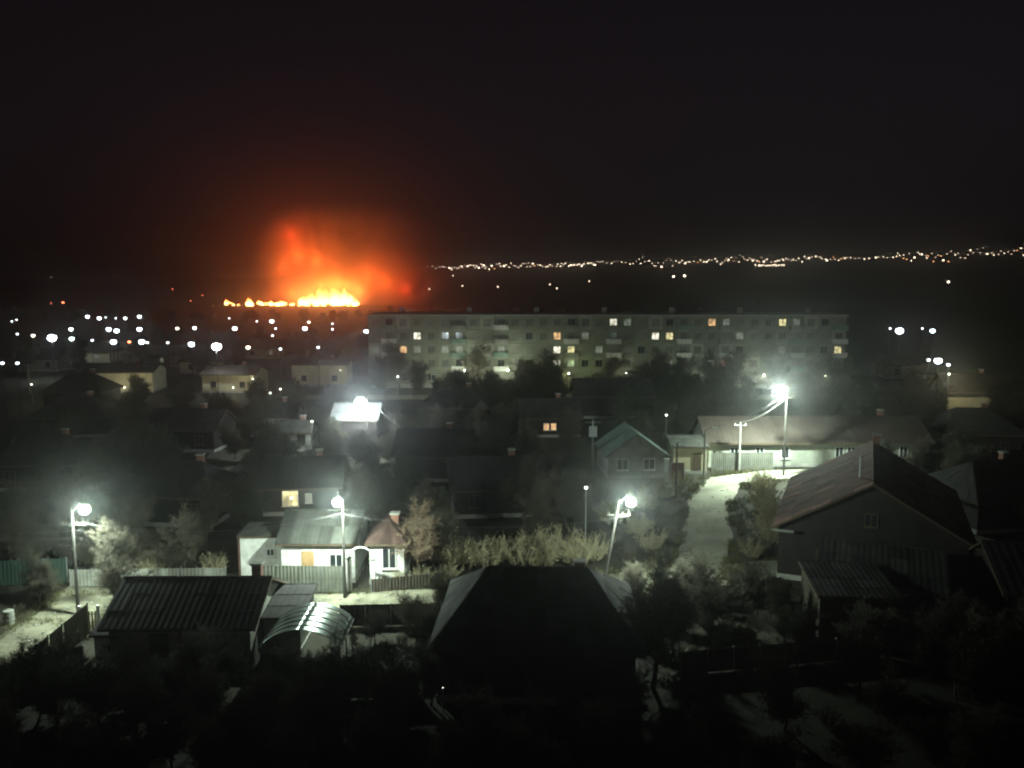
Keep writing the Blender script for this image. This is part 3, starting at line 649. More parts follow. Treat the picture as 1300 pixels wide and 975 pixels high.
# ------------------------------------------------------------------ trees
def gen_tree(seed, h, spread, trunk_r, levels=4, kids=4, up=0.55, start=0.3, leaf=0):
    rnd = random.Random(seed); tr, tw = MB(), MB()
    def rv(): return Vector((rnd.gauss(0,1), rnd.gauss(0,1), rnd.gauss(0,1))).normalized()
    def grow(p, d, L, r, lv):
        n = 4 if lv < 2 else 3; cur = p
        for k in range(n):
            d = (d + rv() * (0.16 + 0.05 * lv) + Vector((0, 0, 0.06 if lv else 0.02))).normalized()
            nx_ = cur + d * (L / n); ra = r * (1 - 0.75 * k / n); rb_ = r * (1 - 0.75 * (k + 1) / n)
            (tr if lv < 2 else tw).tube(cur, nx_, ra, rb_, 7 if lv == 0 else (5 if lv == 1 else 3), cap=False)
            if lv < levels and (lv > 0 or (k + 1) / n > start):
                for _ in range(kids if lv < 2 else kids - 1):
                    dd = (d * up + rv() * 0.9); dd.z = dd.z * 0.7 + 0.28; dd.normalize()
                    grow(cur.lerp(nx_, rnd.random()), dd, L * rnd.uniform(0.38, 0.62) * (spread if lv == 0 else 1), max(0.014, rb_ * 0.68), lv + 1)
            cur = nx_
        if leaf and lv >= levels - 1:
            for _ in range(leaf):
                c = p.lerp(cur, rnd.random()) + rv() * 0.10; u = rv() * rnd.uniform(0.05, 0.11); v = rv() * rnd.uniform(0.04, 0.08)
                tw.add([c - u, c + v, c + u, c - v], [(0, 1, 2, 3)])
    grow(Vector((0, 0, -0.1)), Vector((0, 0, 1)), h * 0.72, trunk_r, 0)
    return tr, tw
def gen_bush(seed, h, w, n=62, leaf=1):
    rnd = random.Random(seed); tr, tw = MB(), MB()
    def rv(): return Vector((rnd.gauss(0,1), rnd.gauss(0,1), rnd.gauss(0,1))).normalized()
    for i in range(n):
        a = rnd.uniform(0, 6.283); s = Vector((math.cos(a), math.sin(a), 0)); p = s * rnd.uniform(0, 0.3 * w)
        d = (Vector((0, 0, 1)) + s * rnd.uniform(0.05, 0.75)).normalized(); L = h * rnd.uniform(0.55, 1.0); q = p
        for k in range(4):
            d = (d + rv() * 0.16).normalized(); e = q + d * L / 4; (tr if k < 1 else tw).tube(q, e, 0.02 * (1 - k*0.2), 0.02 * (0.8 - k*0.2), 3, cap=False)
            if k > 0:
                for _ in range(5):
                    dd = (d + rv() * 0.8).normalized(); f = q.lerp(e, rnd.random()); g = f + dd * L * rnd.uniform(0.1, 0.24); tw.tube(f, g, 0.013, 0.006, 3, cap=False)
                    for _ in range(leaf):
                        c = f.lerp(g, rnd.random()) + rv() * 0.05; u = rv() * rnd.uniform(0.04, 0.08); v = rv() * rnd.uniform(0.03, 0.06); tw.add([c-u, c+v, c+u, c-v], [(0,1,2,3)])
            q = e
    return tr, tw
PROTO = {}
def proto(key, gen, crown_mat, *a, **k):
    tr, tw = gen(*a, **k); PROTO[key] = (tr.mesh('trunk', M_BARK), tw.mesh('crown', crown_mat))
proto('bare_a', gen_tree, M_TWIG, 1, 5.5, 1.1, 0.13)
proto('bare_b', gen_tree, M_TWIG, 2, 6.5, 0.9, 0.15)
proto('bare_c', gen_tree, M_TWIG, 3, 4.5, 1.3, 0.11)
proto('bare_red', gen_tree, M_TWIGR, 4, 4.8, 1.2, 0.12)
proto('dense_a', gen_tree, M_LEAF, 5, 6.0, 1.0, 0.15, leaf=1)
proto('dense_b', gen_tree, M_LEAF, 6, 5.0, 1.3, 0.14, leaf=1)
proto('bush_a', gen_bush, M_TWIGO, 7, 2.4, 2.2)
proto('bush_b', gen_bush, M_TWIGO, 8, 2.0, 2.6)
proto('bush_c', gen_bush, M_TWIG, 9, 1.6, 1.8, 36, 1)
def tree(key, x, y, s, rz, label, group=None, name=None, cat=None, sz=None):
    bush = key.startswith('bush'); t = thing(name or ('shrub' if bush else 'bare_tree' if 'bare' in key else 'leafy_tree'), (x, y, ter(x, y)), rz, label, cat or ('shrub' if bush else 'tree'), group)
    t.scale = (s, s, sz or s)
    a, b = PROTO[key]; link('stems' if bush else 'trunk', a, t); link('crown', b, t)
    return t
rt = random.Random(11)
# named trees
tree('bare_red', -7.0, 62.6, 0.95, 0.3, 'reddish bare tree beside the narrow white cottage')
tree('bare_a', -6.0, 64.2, 0.8, 1.3, 'bare tree behind the reddish one at the cottage')
for k in range(9):
    x = -4.6 + 1.35 * k; tree(('bush_a', 'bush_b')[k % 2], x, 64.0 + rt.uniform(-0.8, 1.4) + k * 0.25, rt.uniform(0.95, 1.3), rt.uniform(0, 6), 'olive bush in the lit hedge row behind the cross street', 'olive hedge bushes')
for k in range(6):
    tree(('bush_c', 'bush_a')[k % 2], -9.4 + 0.95 * k, 59.9 + 0.22 * k + 0.7, 0.55, rt.uniform(0, 6), 'low shrub under the white cottage wall', 'low shrubs under the cottage')
for k, (x, y, s) in enumerate([(-36.5, 63, 0.9), (-34.2, 65.5, 1.0), (-39.5, 66, 1.1), (-31.2, 63.2, 0.75), (-43, 64, 1.0)]):
    tree('bare_c' if k % 2 else 'bare_a', x, y, s, k, 'bare tree lit by the lane lamp beside the green gate', 'trees by the green gate')
for k, (x, y, s) in enumerate([(-26.6, 61.5, 0.8), (-24.4, 62.4, 0.9), (-22.3, 62.8, 0.75), (-29, 63, 0.8)]):
    tree(('bush_a', 'bare_c')[k % 2], x, y, s, k, 'lit scrub tree between the lane end and flat white outbuilding', 'scrub left of the outbuilding', name='scrub_tree', cat='tree')
tree('bare_b', -25.9, 55.3, 0.85, 2.0, 'bare tree right beside the lane lamp pole')
for k, (x, y) in enumerate([(-20.8, 100), (-17.6, 99.2), (-14.6, 101), (-22.5, 104)]): tree(('bare_a', 'dense_b', 'bare_c', 'dense_a')[k], x, y, 0.72, k, ['bare open crowned', 'broad dark', 'squat bare', 'upright dark'][k] + ' tree below the glaring pale metal roof')
tree('bare_b', 7.7, 45.0, 1.0, 0.5, 'tall bare tree in the dark garden beside the broad hip roof')
tree('bare_a', -4.7, 54.6, 0.55, 0.5, 'thin young tree at the near kerb of the cross street')
for k, (x, y, s) in enumerate([(21.6, 70.2, 1.0), (22.4, 73.5, 1.1), (23.6, 77, 1.15), (24.2, 81, 1.2), (25.6, 86, 1.0), (19.3, 66.8, 0.8), (26.4, 90, 0.9)]):
    tree(('bush_a', 'bush_b')[k % 2], x, y, s, k, 'olive bush between the back lane and tall red roof', 'bushes right of the back lane')
for k, (x, y, s) in enumerate([(9.2, 66, 0.9), (11.4, 68.5, 0.85), (10.8, 72.5, 1.0), (13.4, 76, 0.9), (12.6, 80.5, 1.1), (15.4, 85, 1.0), (13.6, 86.5, 1.1), (17.6, 89.6, 0.8), (9.0, 76, 1.1), (8.4, 84, 1.2)]):
    tree(('bush_c', 'bush_a', 'bush_b')[k % 3], x, y, s, k, 'scrubby bush between the leaning lamp and the back lane', 'bushes left of the back lane')
for k, (x, y, s) in enumerate([(16.3, 60.2, 0.7), (18.2, 60.4, 0.7), (14.4, 58.6, 0.6), (11.5, 57.8, 0.7)]):
    tree('bush_c', x, y, s, k, 'dim shrub by the near corner of the back lane', 'shrubs at the lane corner')
# scattered gardens
def clear(x, y, r=0.0):
    for hx, hy, hr in HS:
        if (x - hx) ** 2 + (y - hy) ** 2 < (hr + r) ** 2: return False
    return True
MARKS = [(-20, 82.5, 'the house with the porch glow'), (-30.5, 79, 'the hip roof behind the white outbuilding'), (-1.5, 82, 'the unlit house behind the olive hedge'), (-8.5, 96, 'the unlit central gable house'),
         (-50, 92, 'the hip roof behind the green gate'), (-42, 112, 'the low gable house behind the green gate'), (-62, 122, 'the hip roof beyond the lane end'), (-33.5, 122, 'the grey house with a dim bulb'),
         (-28, 111, 'the small grey shed roof'), (-18, 104, 'the glaring pale metal roof'), (5.2, 122, 'the house with paired warm windows'), (-8, 126, 'the hip roof by the paired warm windows'),
         (16, 138, 'the long roof before the block'), (36, 104, 'the long brown roofed barrack'), (58, 108, 'the hip roof behind the brown fence'), (70, 134, 'the yellow walled house'), (44, 78, 'the hip roof beyond the red roof'),
         (36, 55, 'the gable house below the red roof'), (25, 60, 'the tall red roofed house'), (1.5, 48, 'the broad dark hip roof'), (-18.9, 50.3, 'the low dark gable house'), (-11.7, 47.5, 'the arched metal canopy'),
         (21.4, 53.2, 'the dark double gate garage'), (-14, 64, 'the long white house'), (0, 165, 'the fire side of the apartment block'), (32, 165, 'the barrack side of the apartment block'), (13.6, 97.8, 'the teal roofed house'), (-75, 150, 'the black hip roof of the cream house')]
LOOK = {'bare_a': 'bare tree with an open crown', 'bare_b': 'tall slender bare tree', 'bare_c': 'squat spreading bare tree', 'dense_a': 'upright dark leafy tree', 'dense_b': 'broad dark leafy tree', 'bush_c': 'low tangled shrub'}
def scatter(n, x0, x1, y0, y1, keys, smin, smax, label, group, top=None, mind=2.4, avoid=(), marks=True):
    pts, tries = [], 0
    while len(pts) < n and tries < 4000:
        tries += 1; y = rt.uniform(y0, y1); x = rt.uniform(x0, x1)
        if not clear(x, y) or any((x - a) ** 2 + (y - b) ** 2 < mind ** 2 for a, b in pts): continue
        if any((x - a) ** 2 + (y - b) ** 2 < r * r for a, b, r in avoid): continue
        pts.append((x, y)); key = rt.choice(keys); lb, gr = label, group
        if marks:
            mx, my, ph = min(MARKS, key=lambda m: (m[0] - x) ** 2 + (m[1] - y) ** 2); dx, dy = x - mx, y - my
            lb = '%s %s %s' % (LOOK[key], 'beside' if abs(dx) > abs(dy) else ('behind' if dy > 0 else 'in front of'), ph); gr = 'scattered garden trees'
        tree(key, x, y, rt.uniform(smin, smax), rt.uniform(0, 6.28), lb, gr)
B3 = ('bare_a', 'bare_b', 'bare_c'); D2 = ('dense_a', 'dense_b')
scatter(26, -44, 5, 69, 92, B3 + D2, 0.65, 0.95, 'dark garden tree in the unlit middle gardens', 'trees of the middle gardens', mind=3.5)
scatter(22, -60, -24, 95, 140, B3 + D2, 0.7, 1.0, 'dark garden tree in the far left gardens', 'trees of the far left gardens', mind=4)
scatter(14, -14, 9, 100, 117, B3 + D2, 0.6, 0.9, 'dark garden tree behind the unlit central houses', 'trees behind the central houses', mind=3, avoid=((4.6, 110, 4.5), (4.6, 116, 4.5), (4.3, 103, 3.5), (-18, 100, 6)))
scatter(16, -13, 11, 134, 150, D2 + ('bare_a',), 0.75, 1.0, 'dark crown rising before the left half of the apartment block', 'trees before the block, left half', mind=3, avoid=((5, 138, 4),))
scatter(16, 12, 40, 140, 152, D2, 0.65, 0.9, 'dark crown rising before the right half of the apartment block', 'trees before the block, right half', mind=3)
scatter(18, 40, 80, 112, 140, D2 + B3, 0.9, 1.2, 'dark tree beyond the brown sheet fence', 'trees beyond the brown fence', mind=3.5)
scatter(12, 14, 34, 110, 128, D2, 0.7, 0.95, 'dark tree behind the long barrack', 'trees behind the barrack', mind=3)
scatter(14, 34, 62, 60, 92, D2 + B3, 0.7, 1.0, 'dark tree in the unlit gardens right of the red roof', 'trees right of the red roof', mind=3.5)
scatter(24, -26, -4, 35, 44, B3 + ('bush_c',), 0.4, 0.72, 'dark bare tree in the nearest gardens, left', 'nearest trees, left', mind=2.0, avoid=((-11.7, 47, 4),))
scatter(22, 9, 30, 35, 51, B3 + ('bush_c',), 0.4, 0.72, 'dark bare tree in the nearest gardens, right', 'nearest trees, right', mind=2.0, avoid=((21.4, 53.2, 4.2),))
scatter(20, -110, -30, 180, 260, D2 + B3, 1.0, 1.4, 'dark tree among the lights of the plain before the fire', 'trees of the left plain', mind=8, marks=False)
scatter(20, -28, 64, 158.5, 166, B3, 0.95, 1.35, '', '', mind=2.2)
scatter(10, -17, -5, 69, 76, B3 + ('bush_c',), 0.6, 0.85, '', '', mind=2.4)
scatter(8, -10.4, -4.8, 49, 52.6, ('bush_c', 'bare_c'), 0.35, 0.55, '', '', mind=1.3)
scatter(26, 8, 19, 50.5, 58.5, ('bush_c', 'bare_c', 'bare_a'), 0.35, 0.6, '', '', mind=1.25, avoid=((21.4, 53.2, 4.2),))
scatter(16, -39, -32.6, 44, 60, ('bush_c', 'bare_c', 'bare_a'), 0.4, 0.7, '', '', mind=1.6)
scatter(12, -25, -14, 36.5, 45.5, ('dense_b', 'bush_c'), 0.4, 0.6, '', '', mind=1.8)
scatter(14, -4, 9, 35, 41.5, ('bare_a', 'bush_c', 'bare_c'), 0.4, 0.6, '', '', mind=1.5)
scatter(12, 20, 30, 44, 51, ('bare_a', 'bush_c', 'bare_c'), 0.4, 0.6, '', '', mind=1.5)
scatter(9, -13.6, -7.6, 41, 45.0, ('bush_c', 'bare_c', 'dense_b'), 0.45, 0.65, '', '', mind=1.3)
scatter(10, -3, 8, 55.0, 57.4, ('bush_c', 'bare_c'), 0.3, 0.5, '', '', mind=1.0)
for k in range(34):
    x = on_y(275 + k * 5.8 + rt.uniform(-3, 3), 386, 612).x
    tree(('bush_a', 'bush_b', 'bush_c')[k % 3], x, 606 + rt.uniform(-6, 6), rt.uniform(0.5, 1.5), k, 'low scrub outlined black against the flames', 'scrub before the fire')
# dark shelter belt this side of the fire
scatter(70, -270, 120, 385, 440, D2, 0.7, 1.0, 'dark tree of the far shelter belt below the fire', 'far shelter belt', mind=5, marks=False)

# ------------------------------------------------------------------ rough grass along the lanes
def verge(pts, half, n, spread, hmax, seed):
    rnd = random.Random(seed); m = MB(); P = [Vector((*p, 0)) for p in pts]; seg = list(zip(P, P[1:])); tot = sum((b - a).length for a, b in seg)
    for a, b in seg:
        d = (b - a).normalized(); sd = Vector((-d.y, d.x, 0))
        for _ in range(int(n * (b - a).length / tot)):
            c = a.lerp(b, rnd.random()) + sd * rnd.choice((-1, 1)) * (half + abs(rnd.gauss(0, spread)) - 0.25)
            if mnoise.noise(c * 0.45) < -0.12: continue
            for _ in range(5):
                q = c + Vector((rnd.gauss(0, .09), rnd.gauss(0, .09), 0)); h = rnd.uniform(0.3, 1) * hmax; a2 = rnd.uniform(0, 6.28); u = Vector((math.cos(a2), math.sin(a2), 0)) * 0.022
                m.add([q - u, q + u, q + Vector((rnd.gauss(0, .12), rnd.gauss(0, .12), h))], [(0, 1, 2)])
    return m.obj('rough_grass', M_TWIGO if False else M_GRASS, kind='stuff', label='rough dry grass growing along the edges of the lanes', cat='grass')
M_GRASS = mat('dry_grass', (0.12, 0.115, 0.055), 0.95, 0.4, 0.6)
verge([(-32, 56.5), (-29, 56.6), (-10, 57.0), (6, 60.5), (20, 64), (60, 70)], 2.3, 2600, 0.7, 0.35, 1)
verge([(-31, 30), (-30, 45), (-29.3, 57), (-33, 75)], 2.3, 1500, 0.7, 0.35, 2)
verge([(13.0, 61.5), (16.2, 70), (19.5, 84), (23.5, 93), (30, 96.2)], 2.0, 2600, 1.0, 0.45, 3)

rg_ = random.Random(8); gm_ = MB()
for pts, hw_, n in (([(-31, 56.5), (-10, 57.0), (6, 60.5), (20, 64)], 2.1, 200), ([(-30, 45), (-29.3, 57)], 2.2, 90), ([(13.0, 61.5), (16.2, 70), (19.5, 84), (23.5, 93)], 1.9, 90)):
    for a_, b_ in zip(pts, pts[1:]):
        a_, b_ = Vector((*a_, 0)), Vector((*b_, 0)); d_ = (b_ - a_).normalized(); sd_ = Vector((-d_.y, d_.x, 0))
        for _ in range(n // (len(pts) - 1)):
            c_ = a_.lerp(b_, rg_.random()) + sd_ * rg_.uniform(-hw_, hw_); r_ = rg_.uniform(0.03, 0.11); gm_.ball((c_.x, c_.y, 0.012 + r_ * 0.3), r_, r_ * rg_.uniform(.6, 1), r_ * 0.6, 5, 3)
gm_.obj('gravel', M_CONC, kind='stuff', label='loose stones strewn over the unpaved lanes', cat='gravel')

# ------------------------------------------------------------------ lamps of the plain and of the hill town
def far_lamp_mesh(name, h, r, lens):
    m = MB(); m.tube((0, 0, -h), (0, 0, -0.1), 0.07, 0.05, 6); nf = len(m.f)
    m.box(-r*0.9, r*0.9, -r*0.5, r*0.9, r*0.6, r*0.6 + 0.12); nf = len(m.f)
    m.ball((0, 0, 0), r, r, r * 0.8, 10, 6)
    me = m.mesh(name, [M_DSTEEL, lens])
    for p in me.polygons: p.material_index = 1 if p.index >= nf else 0
    return me
ML = {k: far_lamp_mesh('plain_lamp', 9, r, e) for k, (r, e) in {'b': (0.9, E_FAR_B), 'm': (0.6, E_FAR_W), 'g': (0.5, E_FAR_G), 'y': (0.4, E_FAR_Y), 's': (0.26, E_FAR_S), 'r': (0.3, E_RED)}.items()}
LBL = {'g': 'greenish white lamp on mast in the dark plain', 'y': 'warm white lamp on mast in the dark plain', 'b': 'very bright white floodlight in the dark plain', 'm': 'white lamp on mast in the dark plain',
       's': 'faint white lamp on mast in the dark plain', 'r': 'small red lamp near the fire horizon'}
plain = [(66,429,'b'),(275,440,'b'),(111,402,'m'),(126,404,'m'),(159,404,'g'),(177,402,'m'),(138,418,'m'),(148,420,'m'),(177,418,'m'),(144,434,'m'),(180,434,'m'),(90,418,'g'),(91,430,'g'),
 (42,426,'y'),(225,417,'y'),(247,416.5,'g'),(243,437,'m'),(298,417,'m'),(15,408,'s'),(21,406,'s'),(22,424,'s'),(3,461,'s'),(22,461,'s'),(117,432,'s'),(164,434,'r'),(187,435,'s'),(213,435,'s'),
 (134,403,'s'),(147,404,'s'),(291,404,'s'),(326,408,'s'),(345,408,'m'),(350,417,'s'),(346,426,'s'),(387,417,'m'),(392,409,'y'),(422,411,'s'),(422,418,'s'),(465,421,'m'),(315,441,'y'),(356,443,'s'),(404,441,'s'),
 (1142,420,'b'),(1130,417,'s'),(1184,420,'m'),(1171,417,'s'),(1191,458,'m'),(1179,457,'s'),(1204,463,'s')]
for px, py, k in plain:
    p = on_z(px, py, 9.0)
    pl = link('plain_lamp', ML[k], None, p, label=LBL[k] + (' past the block end' if px > 1000 else ''), cat='lamp', group={'b': 'floodlights', 'm': 'plain lamps', 'g': 'greenish plain lamps', 'y': 'warm plain lamps', 's': 'faint plain lamps', 'r': 'red lamps'}[k] + (' past the block end' if px > 1000 else ''))
for o in [q for q in C.objects if q.name.startswith('plain_lamp') and q.data is ML['b']]: down_light(o, (0, 0, -0.95), 2600, (0.85, 0.95, 1.0), 0, 165)
for o in [q for q in C.objects if q.name.startswith('plain_lamp') and q.data is ML['g']]: down_light(o, (0, 0, -0.6), 1500, (0.8, 1.0, 0.9), 0, 165)
for k, (px, Y, lb) in enumerate([(60, 205, 'pale low house under the strongest floodlight of the plain'), (120, 225, 'long roofed house among the clustered plain lamps'), (200, 215, 'grey house between the plain lamp clusters'),
                                 (262, 200, 'low grey house beneath the second strong floodlight'), (335, 235, 'small house beyond the beige low house'), (165, 262, 'farthest grey house among the plain lamps'), (1150, 190, 'grey house under the floodlight past the block end'), (1205, 175, 'low house below the lamp pair behind the yellow house')]):
    house('plain_house', lb, (on_y(px, 420, Y).x, Y, 0), R((k * 37) % 17 - 8), 10 + k % 3 * 2, 8, 2.9, 1.9, ('gable', 'hip')[k % 2], (M_GREYW, M_CREAM)[k % 2], M_SLATE2, windows=[(-2.5, 1.0, 1.1, 1.2, fy(8), M_GLASS, M_WOOD), (2.5, 1.0, 1.1, 1.2, fy(8), E_WIND if k % 3 else M_GLASS, M_WOOD)])
for px, py in [(80,384),(65,385),(242,382),(257,375),(219,367)]:
    p = on_y(px, py, 600); link('red_beacon', far_lamp_mesh('red_beacon', p.z, 0.7 if px == 80 else 0.35, E_RED), None, p, label='small reddish light near the fire horizon', cat='lamp', group='red lights near the fire horizon')
HL = {k: far_lamp_mesh('hill_lamp', 8, 0.75, e) for k, e in (('w', E_HILL), ('d', E_HILL_D), ('o', E_HILL_O))}
HL['x'] = far_lamp_mesh('hill_lamp', 8, 1.15, E_HILL)
def hill_at(px, py):
    d = ray(px, py); d = d / d.y; best = None
    for Y in range(700, 2700, 10):
        p = Vector((0, 0, CAM_H)) + d * Y
        if p.z - ter(p.x, p.y) <= 8: return p
    p = Vector((0, 0, CAM_H)) + d * 1500; return p
def hl(px, py, k):
    p = hill_at(px, py)
    link('hill_lamp', HL[k], None, p, label={'x': 'strongest pale lamp in the chain of the hillside town', 'w': 'bright pale lamp in the chain of the hillside town', 'd': 'dim lamp in the chain of the hillside town', 'o': 'orange lamp in the chain of the hillside town'}[k], cat='lamp', group={'x': 'strongest hill lamps', 'w': 'bright hill lamps', 'd': 'dim hill lamps', 'o': 'orange hill lamps'}[k])
rh = random.Random(21)
def chain(x0, x1, n, y0, y1, j=1.6, kinds='wd'):
    for i in range(n):
        u = (i + rh.uniform(-.35, .35)) / max(1, n - 1); hl(x0 + (x1 - x0) * u, y0 + (y1 - y0) * u + rh.gauss(0, j * 1.5), 'x' if rh.random() < 0.14 else 'o' if rh.random() < 0.05 else rh.choice(kinds))
chain(544, 574, 8, 339, 339, 0.5, 'ddd'); chain(574, 614, 16, 339, 338.5, 0.9, 'wdd'); chain(612, 670, 20, 338.5, 336.5, 1.3, 'wd'); chain(670, 712, 14, 338, 336.5, 1.0, 'wd')
chain(712, 756, 18, 336, 334, 1.3, 'wwd'); chain(757, 812, 13, 333, 332, 0.8, 'ddw'); chain(812, 870, 20, 333, 332.5, 1.8, 'wd'); chain(870, 924, 17, 331, 330.5, 1.4, 'wd')
chain(922, 998, 30, 329, 328.5, 1.6, 'wwd'); chain(960, 995, 13, 336.5, 336.5, 0.4, 'ww'); chain(998, 1074, 24, 328.5, 328, 1.3, 'wd'); chain(1074, 1140, 12, 328, 327, 0.6, 'wd')
chain(1140, 1178, 12, 325.5, 323, 1.7, 'wd'); chain(1178, 1300, 30, 324, 320, 2.0, 'wdd')
for px, py, k in [(855,351,'x'),(869,350,'x'),(1204,358,'x'),(698,361,'d'),(707,366,'d'),(748,357,'d'),(545,367,'d'),(575,350,'d'),(587,363,'d'),(632,364,'d'),(1185,332,'o'),(1204,332,'o'),(1147,328,'o'),(152,347,'d'),(146,351,'d'),(65,352,'d')]: hl(px, py, k)

# ------------------------------------------------------------------ the fire and its smoke
FY = 620.0
m = bpy.data.materials.new('flame'); m.use_nodes = True; n, l = m.node_tree.nodes, m.node_tree.links; n.clear()
tc = n.new('ShaderNodeTexCoord'); sp = n.new('ShaderNodeSeparateXYZ'); l.new(tc.outputs['Generated'], sp.inputs[0])
rp = n.new('ShaderNodeValToRGB'); e = rp.color_ramp.elements; e[0].color = (1.0, 0.55, 0.16, 1); e[1].color = (1.0, 0.18, 0.02, 1); e[0].position = 0.25; e[1].position = 0.95
st = n.new('ShaderNodeMapRange'); st.inputs[1].default_value = 0.1; st.inputs[2].default_value = 1.0; st.inputs[3].default_value = 14; st.inputs[4].default_value = 2.0
em = n.new('ShaderNodeEmission'); ou = n.new('ShaderNodeOutputMaterial')
l.new(sp.outputs['Z'], rp.inputs[0]); l.new(sp.outputs['Z'], st.inputs[0]); l.new(rp.outputs[0], em.inputs[0]); l.new(st.outputs[0], em.inputs[1]); l.new(em.outputs[0], ou.inputs[0])
m.cycles.emission_sampling = 'NONE'; M_FLAME = m
fc = on_y(400, 386, FY)
fire = thing('fire', (fc.x, FY, 0), 0, 'wide blaze of yellow and orange flames on the dark horizon', 'fire')
rf_ = random.Random(3)
def flame(px, wpx, hpx):
    p = on_y(px, 386, FY); sc = FY / FPX; w, h = wpx * sc / 2, hpx * sc; mb = MB(); nu, nv = 12, 10; ph = rf_.uniform(0, 50); zb = rf_.uniform(0, 1.0)
    for j in range(nv + 1):
        v = j / nv; r = w * (math.sin(math.pi * min(1, 0.25 + v * 0.75)) ** 0.8) * (1 - 0.35 * v)
        for i in range(nu):
            a = 2 * math.pi * i / nu; d = 1 + 0.55 * mnoise.noise(Vector((math.cos(a) * 1.3 + ph, math.sin(a) * 1.3, v * 3)))
            sway = 0.5 * w * mnoise.noise(Vector((ph, v * 2.2, 3.3))) * v * 2
            mb.v.append((p.x - fc.x + math.cos(a) * r * d + sway, math.sin(a) * r * d * 0.8 + rf_.uniform(-.3, .3), zb + v * h + 0.5 * h * v * max(0, mnoise.noise(Vector((math.cos(a) * 2 + ph, math.sin(a) * 2, 9))))))
    mb.f = [(j*nu+i, j*nu+(i+1) % nu, (j+1)*nu+(i+1) % nu, (j+1)*nu+i) for j in range(nv) for i in range(nu)]
    mb.f.append(tuple(range(nv*nu, nv*nu+nu)))
    mb.obj('flame', M_FLAME, fire, smooth=True)
for k in range(15): px = 388 + k * 4.3 + rf_.uniform(-2, 2); flame(px, rf_.uniform(10, 19), (10 + 9 * math.sin((k + 0.6) / 15 * math.pi) ** 0.7) * rf_.uniform(0.6, 1.35))
for k in range(13):
    if k not in (2, 7): flame(330 + k * 4.9 + rf_.uniform(-1.5, 1.5), rf_.uniform(6, 11), rf_.uniform(2.5, 7))
flame(318, 11, 9); flame(314, 6, 5); flame(290, 9, 5); flame(287, 4, 7); flame(296, 5, 3); flame(303, 4, 2)
C1, C2, C3 = (1.0, 0.15, 0.017), (1.0, 0.105, 0.012), (1.0, 0.05, 0.008)
for px, z, pw, fcl in [(392, 9, 20e3, C1), (408, 14, 26e3, C1), (424, 16, 28e3, C1), (440, 15, 28e3, C1), (456, 11, 20e3, C1), (370, 8, 18e3, C1), (345, 7, 12e3, C2), (318, 4, 4e3, C2),
                       (362, 27, 10e3, C2), (380, 36, 12e3, C2), (404, 32, 12e3, C2), (372, 50, 7e3, C3), (470, 22, 14e3, C2), (490, 17, 12e3, C2), (515, 12, 7e3, C3)]:  # lamps of this row are added inside the smoke to make it glow
    p = on_y(px, 386, FY); point_light(fire, (p.x - fc.x, -1, z), pw * 0.95, fcl, 4.0)

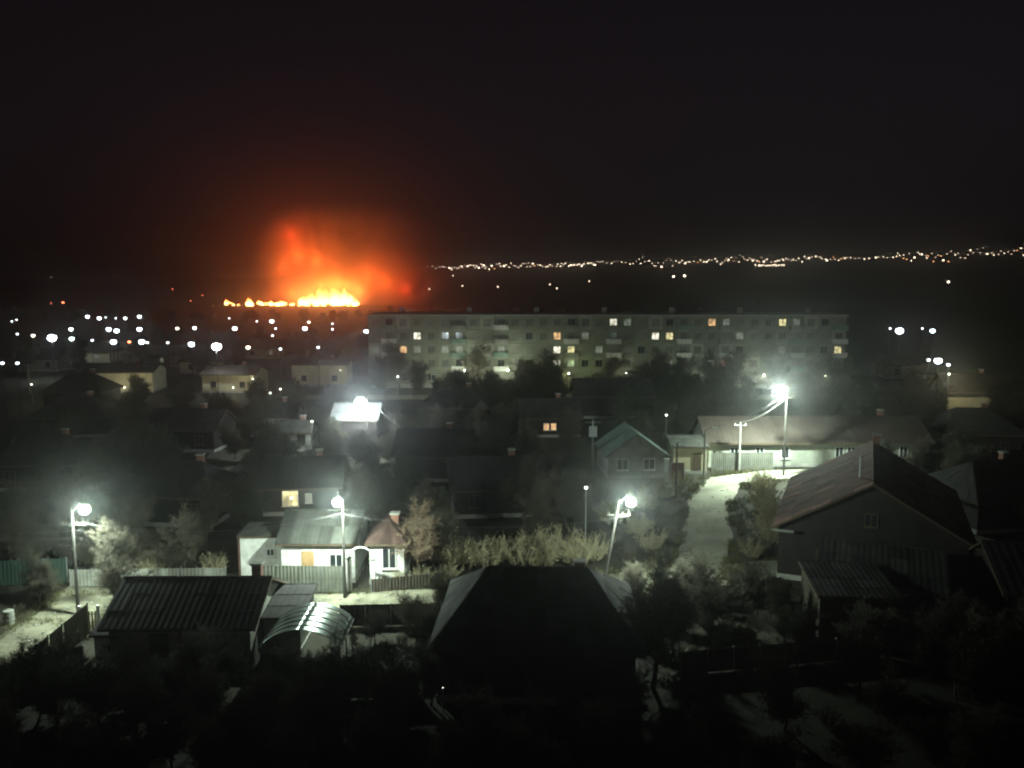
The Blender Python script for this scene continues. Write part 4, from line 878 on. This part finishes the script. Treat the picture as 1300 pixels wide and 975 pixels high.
def smoke_mat():
    m = bpy.data.materials.new('smoke'); m.use_nodes = True; n, l = m.node_tree.nodes, m.node_tree.links; n.clear()
    ou = n.new('ShaderNodeOutputMaterial'); pv = n.new('ShaderNodeVolumePrincipled')
    pv.inputs['Color'].default_value = (0.88, 0.86, 0.84, 1); pv.inputs['Anisotropy'].default_value = 0.0
    tc = n.new('ShaderNodeTexCoord'); mp = n.new('ShaderNodeMapping'); mp.inputs['Scale'].default_value = (0.034, 0.034, 0.024); mp.inputs['Rotation'].default_value = (0, R(-28), 0)
    l.new(tc.outputs['Object'], mp.inputs[0])
    nz = n.new('ShaderNodeTexNoise'); nz.inputs['Scale'].default_value = 1.0; nz.inputs['Detail'].default_value = 6; nz.inputs['Roughness'].default_value = 0.62; nz.inputs['Distortion'].default_value = 0.9
    l.new(mp.outputs[0], nz.inputs['Vector'])
    rg = n.new('ShaderNodeMapRange'); rg.inputs[1].default_value = 0.36; rg.inputs[2].default_value = 0.66; l.new(nz.outputs['Fac'], rg.inputs[0])
    # three billows: a leaning column, a low drift to the right and a thin crown, each thinning out towards its skin
    acc = None
    for cx, cz, rx, ry, rz_, wgt in ((-27, 34, 40, 40, 43, 1.0), (30, 20, 52, 38, 27, 0.8), (10, 50, 62, 38, 27, 0.36), (-8, 9, 44, 22, 20, 1.3)):
        sb = n.new('ShaderNodeVectorMath'); sb.operation = 'SUBTRACT'; sb.inputs[1].default_value = (cx, 0, cz); l.new(tc.outputs['Object'], sb.inputs[0])
        dv = n.new('ShaderNodeVectorMath'); dv.operation = 'DIVIDE'; dv.inputs[1].default_value = (rx, ry, rz_); l.new(sb.outputs[0], dv.inputs[0])
        ln = n.new('ShaderNodeVectorMath'); ln.operation = 'LENGTH'; l.new(dv.outputs[0], ln.inputs[0])
        fo = n.new('ShaderNodeMapRange'); fo.interpolation_type = 'SMOOTHSTEP'; fo.inputs[1].default_value = 1.0; fo.inputs[2].default_value = 0.2; fo.inputs[4].default_value = wgt
        l.new(ln.outputs['Value'], fo.inputs[0])
        if acc is None: acc = fo.outputs[0]
        else:
            ad = n.new('ShaderNodeMath'); ad.operation = 'ADD'; l.new(acc, ad.inputs[0]); l.new(fo.outputs[0], ad.inputs[1]); acc = ad.outputs[0]
    mu = n.new('ShaderNodeMath'); mu.operation = 'MULTIPLY'; l.new(rg.outputs[0], mu.inputs[0]); l.new(acc, mu.inputs[1])
    m2 = n.new('ShaderNodeMath'); m2.operation = 'MULTIPLY'; m2.inputs[1].default_value = 0.12; l.new(mu.outputs[0], m2.inputs[0])
    l.new(m2.outputs[0], pv.inputs['Density']); l.new(pv.outputs[0], ou.inputs['Volume'])
    return m
a, b = on_y(285, 300, FY + 6).x, on_y(590, 300, FY + 6).x
MB().box(-(b - a) / 2, (b - a) / 2, -38, 38, 0.3, 77).obj('smoke', smoke_mat(), None, loc=((a + b) / 2, FY + 6, 0), kind='stuff', label='orange lit smoke drifting from the fire towards the hillside lamps', cat='smoke')

# ------------------------------------------------------------------ haze: even air added round everything, standing in for lens bloom at the lamps
hz = MB().box(-1500, 1500, -60, 2800, -1.2, 79).obj('haze', M_GROUND, None, kind='stuff', label='thin night haze added over the whole town for lamp glow', cat='haze')
hm = bpy.data.materials.new('haze'); hm.use_nodes = True; hm.cycles.volume_sampling = 'EQUIANGULAR'; n, l = hm.node_tree.nodes, hm.node_tree.links; n.clear()
pv = n.new('ShaderNodeVolumePrincipled'); pv.inputs['Color'].default_value = (0.92, 0.94, 0.95, 1); pv.inputs['Density'].default_value = 0.0006; pv.inputs['Anisotropy'].default_value = 0.94
ou = n.new('ShaderNodeOutputMaterial'); l.new(pv.outputs[0], ou.inputs['Volume']); hz.data.materials.clear(); hz.data.materials.append(hm)
